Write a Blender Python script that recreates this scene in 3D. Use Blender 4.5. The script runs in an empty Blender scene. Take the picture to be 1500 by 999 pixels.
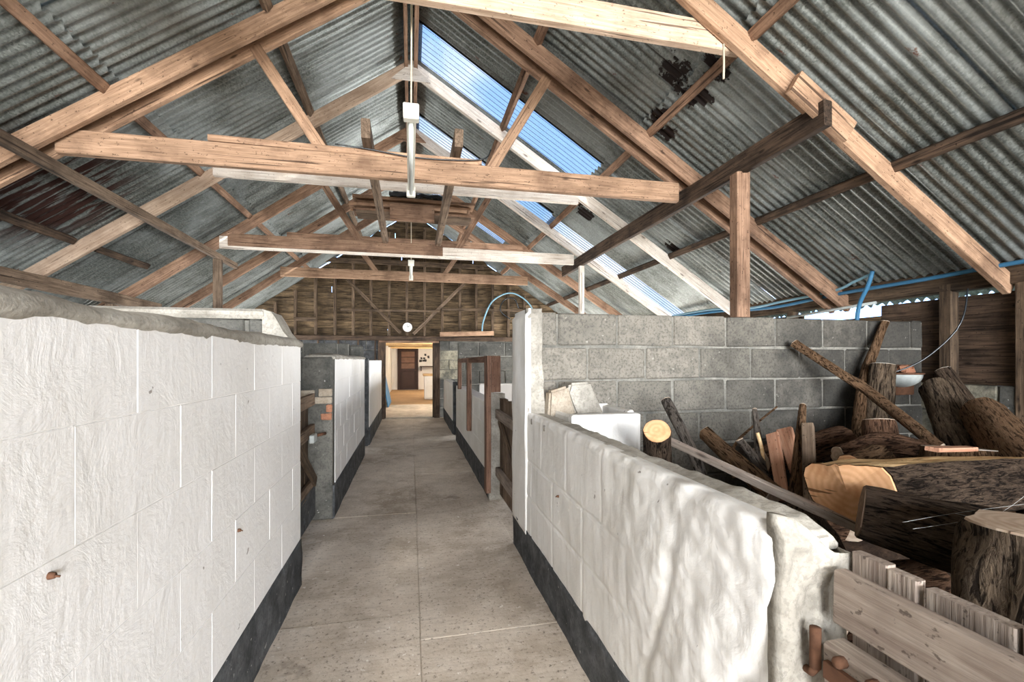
import bpy, bmesh, math, random
from mathutils import Vector, Matrix, noise
R = random.Random(7)
SC = bpy.context.scene
COL = SC.collection

# ------------------------------------------------------------------ camera
cam = bpy.data.objects.new('camera', bpy.data.cameras.new('camera'))
COL.objects.link(cam)
cam.location = (0, 0, 1.28)
cam.rotation_euler = (math.pi / 2, 0, -math.radians(12.5))
cam.data.sensor_width = 36
cam.data.lens = 16.008
cam.data.shift_y = 0.0183
cam.data.clip_start = 0.02
SC.camera = cam

# ------------------------------------------------------------------ world, sun, exposure
world = bpy.data.worlds.new('sky'); SC.world = world; world.use_nodes = True
wn = world.node_tree.nodes; wl = world.node_tree.links; wn.clear()
wo = wn.new('ShaderNodeOutputWorld'); wb = wn.new('ShaderNodeBackground')
tc = wn.new('ShaderNodeTexCoord'); nz = wn.new('ShaderNodeTexNoise'); rp = wn.new('ShaderNodeValToRGB')
nz.inputs['Scale'].default_value = 3.2; nz.inputs['Detail'].default_value = 7; nz.inputs['Roughness'].default_value = .55
rp.color_ramp.elements[0].position = .47; rp.color_ramp.elements[0].color = (.30, .55, 1.0, 1)
rp.color_ramp.elements[1].position = .66; rp.color_ramp.elements[1].color = (1.0, 1.05, 1.12, 1)
wl.new(tc.outputs['Generated'], nz.inputs['Vector']); wl.new(nz.outputs['Fac'], rp.inputs['Fac'])
wl.new(rp.outputs['Color'], wb.inputs['Color']); wl.new(wb.outputs['Background'], wo.inputs['Surface'])
wb.inputs['Strength'].default_value = 3.0

sun = bpy.data.objects.new('sun', bpy.data.lights.new('sun', 'SUN')); COL.objects.link(sun)
sun.data.energy = 6.5; sun.data.angle = math.radians(5); sun.data.color = (1, .98, .95)
sun.location = (-5, -20, 18)
sun.rotation_euler = Vector((.2, .75, -.61)).to_track_quat('-Z', 'Y').to_euler()

# daylight standing in the open front of the barn, behind the camera
day = bpy.data.objects.new('daylight', bpy.data.lights.new('daylight', 'AREA')); COL.objects.link(day)
day.data.shape = 'RECTANGLE'; day.data.size = 7.4; day.data.size_y = 2.9; day.data.energy = 1150; day.data.color = (.97, .985, 1)
day.location = (0, -6.1, 1.5); day.rotation_euler = (math.pi / 2, 0, 0)

vs = SC.view_settings
vs.view_transform = 'Standard'; vs.look = 'None'; vs.gamma = 1; vs.use_curve_mapping = False
vs.exposure = 1.05

# fill lamps added in made-up side openings, hidden from here by the low walls
for sx, sy, en in ((-1, 8.9, 100), (1, 8.9, 170), (1, 5.6, 110), (-1, 4.9, 12)):
    sd = bpy.data.objects.new('side_daylight', bpy.data.lights.new('side_daylight', 'AREA')); COL.objects.link(sd)
    sd.data.shape = 'RECTANGLE'; sd.data.size = 1.0; sd.data.size_y = 1.5; sd.data.energy = en; sd.data.color = (.97, .985, 1)
    sd.location = ((4.22 if sx > 0 else -4.27) , sy, .56); sd.rotation_euler = (0, math.radians(90) * sx, 0)

# ------------------------------------------------------------------ node helpers
class NT:
    def __init__(s, name):
        s.m = bpy.data.materials.new(name); s.m.use_nodes = True
        s.t = s.m.node_tree; s.n = s.t.nodes; s.n.clear()
        s.out = s.n.new('ShaderNodeOutputMaterial')
    def link(s, a, b): s.t.links.new(a, b)
    def put(s, sock, v):
        if isinstance(v, (int, float)): sock.default_value = v
        elif isinstance(v, (tuple, list)):
            sock.default_value = tuple(v) + ((1,) if len(v) == 3 and sock.type == 'RGBA' else ())
        else: s.link(v, sock)
    def pos(s): return s.n.new('ShaderNodeNewGeometry').outputs['Position']
    def obj(s): return s.n.new('ShaderNodeTexCoord').outputs['Object']
    def rnd(s): return s.n.new('ShaderNodeObjectInfo').outputs['Random']
    def vm(s, op, a, b):
        x = s.n.new('ShaderNodeVectorMath'); x.operation = op; s.put(x.inputs[0], a); s.put(x.inputs[1], b)
        return x.outputs['Value'] if op in ('DISTANCE', 'LENGTH', 'DOT_PRODUCT') else x.outputs['Vector']
    def ma(s, op, a, b=0.0, clamp=False):
        x = s.n.new('ShaderNodeMath'); x.operation = op; x.use_clamp = clamp; s.put(x.inputs[0], a); s.put(x.inputs[1], b); return x.outputs[0]
    def noise(s, v, scale=5, detail=4, rough=.55, dist=0.0):
        x = s.n.new('ShaderNodeTexNoise'); s.put(x.inputs['Vector'], v); x.inputs['Scale'].default_value = scale
        x.inputs['Detail'].default_value = detail; x.inputs['Roughness'].default_value = rough; x.inputs['Distortion'].default_value = dist
        return x.outputs['Fac']
    def voro(s, v, scale=5, feat='F1', out='Distance'):
        x = s.n.new('ShaderNodeTexVoronoi'); x.feature = feat; s.put(x.inputs['Vector'], v); x.inputs['Scale'].default_value = scale
        return x.outputs[out]
    def wave(s, v, scale, dist=2, detail=2, typ='RINGS', rd='X'):
        x = s.n.new('ShaderNodeTexWave'); x.wave_type = typ
        if typ == 'RINGS': x.rings_direction = rd
        else: x.bands_direction = rd
        s.put(x.inputs['Vector'], v); x.inputs['Scale'].default_value = scale; x.inputs['Distortion'].default_value = dist
        x.inputs['Detail'].default_value = detail; x.inputs['Detail Scale'].default_value = 1.5
        return x.outputs['Fac']
    def ramp(s, f, *st):
        x = s.n.new('ShaderNodeValToRGB'); e = x.color_ramp.elements
        while len(e) < len(st): e.new(.5)
        for i, (p, c) in enumerate(st):
            e[i].position = p; e[i].color = tuple(c) + (1,) if not isinstance(c, (int, float)) else (c, c, c, 1)
        s.link(f, x.inputs[0]); return x.outputs['Color']
    def mix(s, f, a, b, typ='MIX'):
        x = s.n.new('ShaderNodeMix'); x.data_type = 'RGBA'; x.blend_type = typ
        s.put(x.inputs[0], f); s.put(x.inputs[6], a); s.put(x.inputs[7], b); return x.outputs[2]
    def bump(s, h, strength=.5, dist=.01, nrm=None):
        x = s.n.new('ShaderNodeBump'); x.inputs['Strength'].default_value = strength; x.inputs['Distance'].default_value = dist
        s.put(x.inputs['Height'], h)
        if nrm is not None: s.link(nrm, x.inputs['Normal'])
        return x.outputs['Normal']
    def done(s, col, rough=.8, metal=0.0, nrm=None, spec=.3):
        p = s.n.new('ShaderNodeBsdfPrincipled'); s.put(p.inputs['Base Color'], col); s.put(p.inputs['Roughness'], rough)
        s.put(p.inputs['Metallic'], metal); p.inputs['Specular IOR Level'].default_value = spec
        if nrm is not None: s.link(nrm, p.inputs['Normal'])
        s.link(p.outputs[0], s.out.inputs[0]); return s.m

def hx(h):
    c = [int(h[i:i + 2], 16) / 255 for i in (0, 2, 4)]
    return tuple(x / 12.92 if x <= .04045 else ((x + .055) / 1.055) ** 2.4 for x in c)

M = {}
def wood(name, lo, hi, stain, amt=.5, bumpd=.004, rough=.8):
    t = NT(name); o = t.obj(); r = t.rnd()
    off = t.n.new('ShaderNodeCombineXYZ'); t.link(t.ma('MULTIPLY', r, 31.0), off.inputs[0]); t.link(t.ma('MULTIPLY', r, 17.0), off.inputs[1])
    v = t.vm('ADD', o, off.outputs[0])
    g = t.noise(t.vm('MULTIPLY', v, (1.6, 26, 26)), 2.2, 6, .6, .4)
    f = t.noise(t.vm('MULTIPLY', v, (3, 90, 90)), 2, 3, .6)
    s = t.noise(v, 3.2, 5, .62)
    k = t.voro(t.vm('MULTIPLY', v, (3.0, 9, 9)), 1.0)
    base = t.ramp(g, (.32, lo), (.62, hi))
    base = t.mix(t.ma('MULTIPLY', t.ramp(f, (.45, 0), (.7, 1)), .25), base, stain)
    base = t.mix(t.ma('MULTIPLY', t.ramp(s, (.48, 0), (.68, 1)), amt), base, stain)
    base = t.mix(t.ramp(k, (.05, .75), (.12, 0)), base, tuple(c * .35 for c in stain))
    spk = t.noise(t.vm('MULTIPLY', v, (1, 1.6, 1.6)), 42, 3, .6)
    base = t.mix(t.ramp(spk, (.63, 0), (.69, .7)), base, tuple(c * .35 for c in stain))
    ck = t.noise(t.vm('MULTIPLY', v, (1.1, 48, 48)), 1.0, 2, .5, .3)
    base = t.mix(t.ramp(ck, (.31, .8), (.335, 0)), base, tuple(c * .3 for c in stain))
    drt = t.noise(v, 1.1, 4, .7)
    base = t.mix(t.ma('MULTIPLY', t.ramp(drt, (.5, 0), (.7, 1)), amt), base, tuple(c * .75 for c in stain))
    hv = t.n.new('ShaderNodeHueSaturation'); t.link(base, hv.inputs['Color'])
    t.link(t.ma('ADD', t.ma('MULTIPLY', r, .35), .82), hv.inputs['Value'])
    n = t.bump(t.ma('ADD', g, f), .6, bumpd)
    M[name] = t.done(hv.outputs[0], rough, 0, n, .2)
wood('timber', hx('8f7159'), hx('bd9a7d'), hx('5a4233'), .6)
wood('timber_pale_sunlit', hx('bfb0a0'), hx('e0d7cb'), hx('93806e'), .3)  # sunlight on roof trusses put into the colour; also one pale post
wood('timber_light', hx('ab9079'), hx('d0b79f'), hx('7d6450'), .4)  # pale collar timber; on the sunlit truss's left rafter it paints light
wood('timber_red', hx('745845'), hx('a3836b'), hx('443126'), .6)
wood('timber_old', hx('5f4e3f'), hx('907b67'), hx('33271e'), .6)
wood('timber_char', hx('2c241d'), hx('6a5646'), hx('14100d'), .7)
wood('timber_dark', hx('3a2f26'), hx('77634f'), hx('1d1712'), .55)
wood('board_dark', hx('2f261c'), hx('7d684e'), hx('17120d'), .6, .008)
wood('gate_grey', hx('85766b'), hx('b3a597'), hx('5f4f45'), .5)
wood('split_pink', hx('b98063'), hx('dcab8c'), hx('8a5a41'), .3)
wood('frame_red', hx('5d4234'), hx('8a6b59'), hx('40281d'), .5)
wood('bright_wood', hx('dcb27c'), hx('f0d2a2'), hx('c28d58'), .2)

def sheet_mat():
    t = NT('galvanised'); p = t.pos(); o = t.obj(); r = t.rnd()
    sp = t.voro(p, 95, 'F1', 'Color')
    bw = t.n.new('ShaderNodeRGBToBW'); t.link(sp, bw.inputs[0])
    big = t.noise(p, 1.3, 6, .65)
    st = t.noise(t.vm('MULTIPLY', o, (1.5, 13, 1)), 1.6, 5, .65)
    c = t.mix(t.ramp(bw.outputs[0], (.15, 0), (.85, 1)), hx('60645f'), hx('8e928d'))
    c = t.mix(t.ma('MULTIPLY', t.ramp(st, (.42, 0), (.7, 1)), .65), c, hx('474a44'))
    c = t.mix(t.ma('MULTIPLY', t.ramp(big, (.45, 0), (.62, 1)), .45), c, hx('b4bab8'))
    rust = t.noise(t.vm('MULTIPLY', p, (1, 2.2, 1)), 2.6, 8, .68)
    c = t.mix(t.ramp(rust, (.655, 0), (.68, .85)), c, t.mix(big, hx('3d1f14'), hx('7a4a32')))
    sy = t.n.new('ShaderNodeSeparateXYZ'); t.link(o, sy.inputs[0])
    ed = t.ma('ADD', t.ma('ABSOLUTE', sy.outputs[1]), t.ma('MULTIPLY', t.noise(p, 4, 4, .6), .05))
    c = t.mix(t.ramp(ed, (.335, 0), (.345, .35)), c, hx('35241b'))
    # rusted-through patches, each at its own place on the roof
    wob = t.ma('MULTIPLY', t.ma('SUBTRACT', t.noise(p, 9, 4, .7), .5), .34)
    mask = None
    for (x, y, z, rad) in ((1.86, 2.95, 3.35, .11), (2.06, 3.0, 3.24, .10), (2.02, 2.68, 3.26, .09), (1.98, 3.4, 3.26, .09), (2.12, 3.48, 3.2, .07),
                           (1.98, 5.35, 3.3, .14), (2.18, 5.5, 3.15, .12), (3.0, 4.85, 2.62, .08), (-1.87, 2.55, 3.25, .10)):
        d = t.ma('ADD', t.vm('DISTANCE', p, (x, y, z)), wob)
        k = t.ramp(t.ma('SUBTRACT', d, rad - .5), (.495, 1), (.51, 0))
        mask = k if mask is None else t.ma('MAXIMUM', mask, k)
    c = t.mix(mask, c, hx('1c110d'))
    # rust runs on the lower left slope
    dl = t.vm('DISTANCE', t.vm('MULTIPLY', p, (1, .8, 1)), (-2.8, 3.4, 2.60))
    runs = t.noise(t.vm('MULTIPLY', p, (1.2, 15, 1)), 1.5, 4, .6)
    c = t.mix(t.ma('MULTIPLY', t.ramp(dl, (.4, 1), (.8, 0)), t.ramp(runs, (.46, 0), (.52, .95))), c, hx('3a1a10'))
    hv = t.n.new('ShaderNodeHueSaturation'); t.link(c, hv.inputs['Color']); t.link(t.ma('ADD', t.ma('MULTIPLY', r, .3), .85), hv.inputs['Value'])
    n = t.bump(t.ma('ADD', bw.outputs[0], big), .15, .004)
    return t.done(hv.outputs[0], .45, .45, n, .5)
M['galvanised'] = sheet_mat()

def white_mat(name, base, dirt, streak):
    t = NT(name); p = t.pos()
    big = t.noise(p, 2.2, 5, .6); fine = t.noise(p, 34, 6, .65); mid = t.noise(p, 9, 7, .68, .8)
    ver = t.noise(t.vm('MULTIPLY', p, (30, 30, 2.0)), 1.3, 3, .6)
    c = t.mix(t.ma('MULTIPLY', t.ramp(big, (.4, 0), (.7, 1)), .5), base, dirt)
    c = t.mix(t.ma('MULTIPLY', t.ramp(ver, (.55, 0), (.75, 1)), streak), c, dirt)
    c = t.mix(t.ramp(t.noise(p, 21, 3, .5), (.735, 0), (.75, .7)), c, hx('6e5f50'))
    h = t.ma('ADD', t.ma('MULTIPLY', mid, 1.0), t.ma('ADD', t.ma('MULTIPLY', fine, .35), t.ma('MULTIPLY', ver, .22)))
    return t.done(c, .55, 0, t.bump(h, .5, .009), .35)
M['white'] = white_mat('white_paint', hx('efece8'), hx('dedad3'), .22)
M['white_r'] = white_mat('white_paint_rough', hx('ece9e3'), hx('cbc6ba'), .6)

def conc_mat(name, a, b, c3, sc=3.0, bd=.006, dust=.0):
    t = NT(name); p = t.pos()
    big = t.noise(p, sc, 7, .65); fine = t.noise(p, 70, 5, .7); mid = t.noise(p, 14, 5, .6)
    c = t.ramp(big, (.34, a), (.66, b))
    c = t.mix(t.ma('MULTIPLY', t.ramp(mid, (.5, 0), (.72, 1)), .5), c, c3)
    c = t.mix(t.ma('MULTIPLY', t.ramp(fine, (.42, 1), (.5, 0)), .35), c, tuple(x * .55 for x in a))
    if dust: c = t.mix(t.ramp(t.noise(p, 30, 3, .5), (.7, 0), (.73, dust)), c, hx('e8e4dc'))
    return t.done(c, .85, 0, t.bump(t.ma('ADD', t.ma('MULTIPLY', mid, .7), t.ma('MULTIPLY', fine, .5)), .6, bd), .25)
def floor_mat():
    t = NT('floor_concrete'); p = t.pos()
    big = t.noise(p, 1.3, 8, .7, .4); mid = t.noise(p, 6, 7, .7); fine = t.noise(p, 48, 4, .75); br = t.noise(t.vm('MULTIPLY', p, (3, 26, 1)), 2.2, 4, .6)
    c = t.ramp(big, (.36, hx('a39584')), (.62, hx('d2c5b5')))
    c = t.mix(t.ramp(mid, (.46, 0), (.68, .7)), c, hx('d8cdbf'))
    c = t.mix(t.ramp(br, (.5, 0), (.72, .35)), c, hx('8f8274'))
    c = t.mix(t.ramp(fine, (.34, .75), (.43, 0)), c, hx('5f554a'))
    c = t.mix(t.ramp(t.noise(p, 23, 4, .6), (.66, 0), (.69, .75)), c, hx('e4dfd6'))
    c = t.mix(t.ramp(t.noise(t.vm('ADD', p, (7, 3, 0)), 2.1, 5, .6), (.66, 0), (.70, .5)), c, hx('75695b'))
    return t.done(c, .85, 0, t.bump(t.ma('ADD', mid, t.ma('MULTIPLY', fine, .6)), .6, .006), .25)
M['floor'] = floor_mat()
M['cap'] = conc_mat('coping_concrete', hx('8d877c'), hx('bab4a8'), hx('6f6a60'), 4, .01)
M['block'] = conc_mat('grey_block', hx('67635b'), hx('a59d90'), hx('504d47'), 1.9, .008, .35)
def wall_block_mat():
    t = NT('graded_block'); p = t.pos(); r = t.rnd()
    big = t.noise(p, 1.5, 7, .68); fine = t.noise(p, 60, 5, .7); mid = t.noise(p, 11, 5, .62)
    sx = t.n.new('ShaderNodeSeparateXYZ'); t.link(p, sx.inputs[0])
    dark_grad = t.ma('ADD', t.ma('ADD', t.ma('MULTIPLY', sx.outputs[0], .20), t.ma('MULTIPLY', sx.outputs[2], -.12)), t.ma('MULTIPLY', big, .9))  # blocks darken towards the right and the bottom, broken by noise
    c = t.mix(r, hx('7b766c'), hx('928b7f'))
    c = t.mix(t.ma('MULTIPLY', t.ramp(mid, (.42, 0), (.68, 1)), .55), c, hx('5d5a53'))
    c = t.mix(t.ramp(t.ma('SUBTRACT', dark_grad, .35), (.32, 0), (.62, .85)), c, hx('33322f'))
    c = t.mix(t.ramp(t.noise(p, 26, 3, .55), (.68, 0), (.72, .5)), c, hx('b9b4a8'))
    c = t.mix(t.ma('MULTIPLY', t.ramp(fine, (.42, 1), (.5, 0)), .4), c, hx('2d2c29'))
    return t.done(c, .9, 0, t.bump(t.ma('ADD', mid, t.ma('MULTIPLY', fine, .6)), .7, .009), .2)
M['graded'] = wall_block_mat()
M['block_dark'] = conc_mat('dark_block', hx('42423e'), hx('77746c'), hx('2c2c29'), 2.2, .008, .4)
M['mortar'] = conc_mat('mortar', hx('6a6861'), hx('9d998e'), hx('55534d'), 3, .008)
M['tar'] = conc_mat('tar_paint', hx('2e2f30'), hx('5a5b5b'), hx('77777a'), 6, .005, .35)
M['stone'] = conc_mat('stone_lump', hx('9a8a76'), hx('b8ad9c'), hx('86796a'), 5, .012)
M['brick'] = conc_mat('red_brick', hx('9a6a50'), hx('b98468'), hx('7a5442'), 6, .006)
M['earth'] = conc_mat('bark_litter', hx('241a13'), hx('4a382a'), hx('5c4634'), 9, .03)
M['plaster'] = conc_mat('flaking_plaster', hx('4a4a44'), hx('bdb49c'), hx('2e2e2a'), 3.2, .012)
M['grass'] = conc_mat('grass', hx('585c46'), hx('7d7e66'), hx('4c4f3c'), .5, .02)
M['tan_floor'] = conc_mat('tan_floor', hx('a98a68'), hx('c4a17a'), hx('957452'), 1.4, .003)

def bark_mat(name, a, b, c3, sc=1.0):
    t = NT(name); o = t.obj(); r = t.rnd()
    off = t.n.new('ShaderNodeCombineXYZ'); t.link(t.ma('MULTIPLY', r, 23.0), off.inputs[0])
    v = t.vm('ADD', o, off.outputs[0])
    g = t.noise(t.vm('MULTIPLY', v, (5, 22, 22)), 4.6 * sc, 8, .74, 1.2)
    k = t.noise(t.vm('MULTIPLY', v, (4, 30, 30)), 2.8 * sc, 5, .65, .9)
    s = t.noise(v, 6, 4, .6)
    c = t.ramp(g, (.3, a), (.68, b))
    c = t.mix(t.ramp(s, (.5, 0), (.7, .75)), c, c3)
    c = t.mix(t.ramp(k, (.41, .9), (.50, 0)), c, tuple(x * .25 for x in a))
    n = t.bump(t.ma('ADD', g, t.ramp(k, (.38, 0), (.54, .8))), 1.0, .04)
    return t.done(c, .92, 0, n, .1)
M['bark_brown'] = bark_mat('bark_brown', hx('5e4332'), hx('a07a60'), hx('7d5c48'))
M['bark_dark'] = bark_mat('bark_dark', hx('3a2d24'), hx('85705d'), hx('5b4b3f'))
M['bark_grey'] = bark_mat('bark_grey', hx('6a5f56'), hx('a59a8e'), hx('857567'), .8)
M['bark_tan'] = bark_mat('bark_tan', hx('6f5138'), hx('b59170'), hx('8c6a4e'))
M['bark_rot'] = bark_mat('bark_rot', hx('40332a'), hx('a08a72'), hx('6b5a48'), .7)
def cut_mat(name, a, b, crack):
    t = NT(name); o = t.obj(); v = t.vm('MULTIPLY', o, (0, 1, 1))
    d = t.vm('LENGTH', t.vm('ADD', v, (0, 0, 0)), (0, 0, 0))
    w = t.ma('ADD', t.ma('MULTIPLY', d, 260.0), t.ma('MULTIPLY', t.noise(v, 14, 4, .6), 9.0))
    ring = t.ma('SINE', w)
    c = t.mix(t.ma('MULTIPLY', t.ma('ADD', ring, 1.0), .22), b, a)
    c = t.mix(t.ramp(t.noise(v, 9, 5, .65), (.5, 0), (.68, .6)), c, a)
    c = t.mix(t.ramp(t.noise(t.vm('MULTIPLY', v, (0, 5, 42)), 1.0, 2, .5), (.66, 0), (.7, .85)), c, crack)
    return t.done(c, .8, 0, t.bump(t.noise(v, 60, 3, .6), .4, .004), .2)
M['cut_fresh'] = cut_mat('cut_fresh', hx('cf8f5e'), hx('ecb98a'), hx('6a3f22'))
M['cut_old'] = cut_mat('cut_old', hx('a88a70'), hx('d2bda6'), hx('4d3a2a'))
M['cut_dark'] = cut_mat('cut_dark', hx('4f3e32'), hx('86705e'), hx('2a2018'))
M['cut_grey'] = cut_mat('cut_grey', hx('8f8272'), hx('c9beaf'), hx('4a4036'))

def plain(name, col, rough=.6, metal=0.0, amt=.25, sc=12, spec=.3):
    t = NT(name); p = t.pos()
    c = t.mix(t.ma('MULTIPLY', t.ramp(t.noise(p, sc, 5, .6), (.4, 0), (.7, 1)), amt), col, tuple(x * .45 for x in col))
    return t.done(c, rough, metal, t.bump(t.noise(p, sc * 5, 3, .6), .2, .002), spec)
M['blue_pipe'] = plain('blue_pipe', hx('3d7396'), .5)
M['pale_pipe'] = plain('pale_pipe', hx('7ea4b4'), .45)
M['black'] = plain('black_plastic', hx('1c2226'), .25, 0, .4, 5, .6)
M['rust'] = plain('rusty_iron', hx('6a4a37'), .95, .05, .7, 30)
M['enamel'] = plain('enamel', hx('b9bdb8'), .4, 0, .5, 14)
M['cream'] = plain('cream_casing', hx('dad6c8'), .5, 0, .2)
M['tube'] = plain('milky_tube', hx('d8dbd4'), .3, 0, .1)
M['clock_white'] = plain('clock_white', hx('ece9e2'), .5, 0, .1)
M['string'] = plain('string', hx('c9bda6'), .9)
M['cobweb'] = plain('cobweb', hx('c9c8c2'), .9)
M['orange'] = plain('orange_plastic', hx('c9703a'), .5)
M['blue_board'] = plain('blue_board', hx('4d8cc0'), .5, 0, .35, 6)
M['door_brown'] = plain('door_brown', hx('3b2418'), .45, 0, .4, 7)
M['amber'] = plain('amber_panel', hx('7a5a44'), .4, 0, .5, 6)
M['leaf'] = plain('leaf', hx('4c6138'), .7, 0, .5, 9)

def pane_mat():
    t = NT('rooflight_sheet'); p = t.pos()
    tr = t.n.new('ShaderNodeBsdfTransparent'); gl = t.n.new('ShaderNodeBsdfGlossy'); df = t.n.new('ShaderNodeBsdfTranslucent')
    dirt = t.noise(t.vm('MULTIPLY', p, (2, 6, 2)), 3, 5, .6)
    t.put(tr.inputs[0], t.mix(dirt, (.215, .215, .215), (.16, .16, .16)))
    t.put(gl.inputs['Color'], (.6, .6, .6)); gl.inputs['Roughness'].default_value = .15
    t.put(df.inputs[0], (.75, .78, .8))
    m1 = t.n.new('ShaderNodeMixShader'); m1.inputs[0].default_value = .05; t.link(tr.outputs[0], m1.inputs[1]); t.link(gl.outputs[0], m1.inputs[2])
    m2 = t.n.new('ShaderNodeMixShader'); m2.inputs[0].default_value = .05; t.link(m1.outputs[0], m2.inputs[1]); t.link(df.outputs[0], m2.inputs[2])
    t.link(m2.outputs[0], t.out.inputs[0]); return t.m
M['pane'] = pane_mat()

# ------------------------------------------------------------------ object helpers
WM = {}
def link(name, data, mat=None, parent=None, mw=None):
    o = bpy.data.objects.new(name, data); COL.objects.link(o)
    mw = mw if mw is not None else Matrix.Identity(4)
    if mat is not None and data is not None and not data.materials: data.materials.append(M[mat])
    WM[o.name] = mw.copy()
    if parent is not None:
        o.parent = parent; o.matrix_parent_inverse = WM[parent.name].inverted()
    o.matrix_basis = mw
    return o
def tag(o, label=None, cat=None, group=None, kind=None):
    if label: o['label'] = label
    if cat: o['category'] = cat
    if group: o['group'] = group
    if kind: o['kind'] = kind
    return o
def empty(name, loc=(0, 0, 0), label=None, cat=None, group=None, kind=None):
    o = link(name, None, None, None, Matrix.Translation(Vector(loc)))
    o.empty_display_size = .1
    return tag(o, label, cat, group, kind)
def mesh(name, v, f, smooth=False):
    me = bpy.data.meshes.new(name); me.from_pydata([tuple(x) for x in v], [], f); me.update()
    if smooth:
        for p in me.polygons: p.use_smooth = True
    return me
def recalc(me):
    bm = bmesh.new(); bm.from_mesh(me); bmesh.ops.recalc_face_normals(bm, faces=bm.faces); bm.to_mesh(me); bm.free(); return me
def axis_matrix(p0, p1, up=(0, 0, 1), roll=0.0):
    p0 = Vector(p0); p1 = Vector(p1); x = (p1 - p0).normalized(); u = Vector(up)
    if abs(x.dot(u)) > .98: u = Vector((0, 1, 0))
    y = u.cross(x).normalized(); z = x.cross(y)
    m = Matrix((x, y, z)).transposed().to_4x4()
    if roll: m = m @ Matrix.Rotation(roll, 4, 'X')
    return Matrix.Translation(p0) @ m, (p1 - p0).length

def beam(name, p0, p1, w, h, mat, parent=None, up=(0, 0, 1), roll=0.0, rough=.004, taper=1.0, n=3, cut0=0.0, cut1=0.0, bend=0.0):
    """a sawn timber from p0 to p1: local X runs along it, w across, h high"""
    mw, L = axis_matrix(p0, p1, up, roll)
    c = min(w, h) * .1; v = []; f = []
    sec = [(-w/2 + c, -h/2), (w/2 - c, -h/2), (w/2, -h/2 + c), (w/2, h/2 - c), (w/2 - c, h/2), (-w/2 + c, h/2), (-w/2, h/2 - c), (-w/2, -h/2 + c)]
    sd = R.random() * 50
    for i in range(n + 1):
        t = i / n; s = 1 + (taper - 1) * t; b = bend * math.sin(math.pi * t)
        for (y, z) in sec:
            q = rough * noise.noise(Vector((t * L * 2 + sd, y * 9, z * 9)))
            x = t * L
            if i == 0: x += cut0 * z
            if i == n: x += cut1 * z
            v.append((x, y * s + q, z * s + q + b))
    for i in range(n):
        for k in range(8):
            a = i * 8 + k; b2 = i * 8 + (k + 1) % 8
            f.append((a, b2, b2 + 8, a + 8))
    f.append(tuple(range(7, -1, -1))); f.append(tuple(n * 8 + k for k in range(8)))
    return link(name, recalc(mesh(name, v, f)), mat, parent, mw)

def tube(name, pts, r, mat, parent=None, seg=8, smooth=True):
    pts = [Vector(p) for p in pts]; v = []; f = []; n = len(pts)
    for i, p in enumerate(pts):
        d = (pts[min(i + 1, n - 1)] - pts[max(i - 1, 0)]).normalized()
        u = Vector((0, 0, 1)) if abs(d.z) < .9 else Vector((0, 1, 0))
        a = d.cross(u).normalized(); b = d.cross(a)
        rr = r[i] if isinstance(r, (list, tuple)) else r
        for k in range(seg):
            t = 2 * math.pi * k / seg; v.append(p + a * math.cos(t) * rr + b * math.sin(t) * rr)
    for i in range(n - 1):
        for k in range(seg):
            q = i * seg + k; w = i * seg + (k + 1) % seg; f.append((q, w, w + seg, q + seg))
    f.append(tuple(range(seg - 1, -1, -1))); f.append(tuple((n - 1) * seg + k for k in range(seg)))
    return link(name, recalc(mesh(name, v, f, smooth)), mat, parent)

def bez(pts, n=6):
    """smooth polyline through the points"""
    P = [Vector(p) for p in pts]; o = []
    for i in range(len(P) - 1):
        a = P[max(i - 1, 0)]; b = P[i]; c = P[i + 1]; d = P[min(i + 2, len(P) - 1)]
        for k in range(n):
            t = k / n
            o.append(.5 * ((2 * b) + (c - a) * t + (2 * a - 5 * b + 4 * c - d) * t * t + (3 * b - a - 3 * c + d) * t ** 3))
    return o + [P[-1]]

BC = {}
def block_mesh(lx, ly, lz, bev=.008, jit=.003, variants=4):
    key = (round(lx, 3), round(ly, 3), round(lz, 3), bev, jit, R.randrange(variants))
    if key not in BC:
        bm = bmesh.new(); bmesh.ops.create_cube(bm, size=1)
        for q in bm.verts: q.co = Vector((q.co.x * lx, q.co.y * ly, q.co.z * lz))
        bmesh.ops.bevel(bm, geom=list(bm.edges), offset=bev, segments=1, affect='EDGES')
        for q in bm.verts: q.co += Vector((R.uniform(-jit, jit), R.uniform(-jit, jit), R.uniform(-jit, jit)))
        me = bpy.data.meshes.new('block'); bm.to_mesh(me); bm.free(); BC[key] = me
    return BC[key]
def block(name, c, s, mat, parent, bev=.008, jit=.003, rot=0.0, axis='Z'):
    me = block_mesh(*s, bev, jit)
    if me.materials and me.materials[0] != M[mat]:
        me = me.copy(); me.materials.clear()
    mw = Matrix.Translation(Vector(c))
    if rot: mw = mw @ Matrix.Rotation(rot, 4, axis)
    return link(name, me, mat, parent, mw)
def box(name, lo, hi, mat, parent=None, bev=.006, jit=.001):
    lo = Vector(lo); hi = Vector(hi); s = hi - lo
    return block(name, (lo + hi) / 2, tuple(s), mat, parent, min(bev, min(s) * .3), jit)

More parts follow.
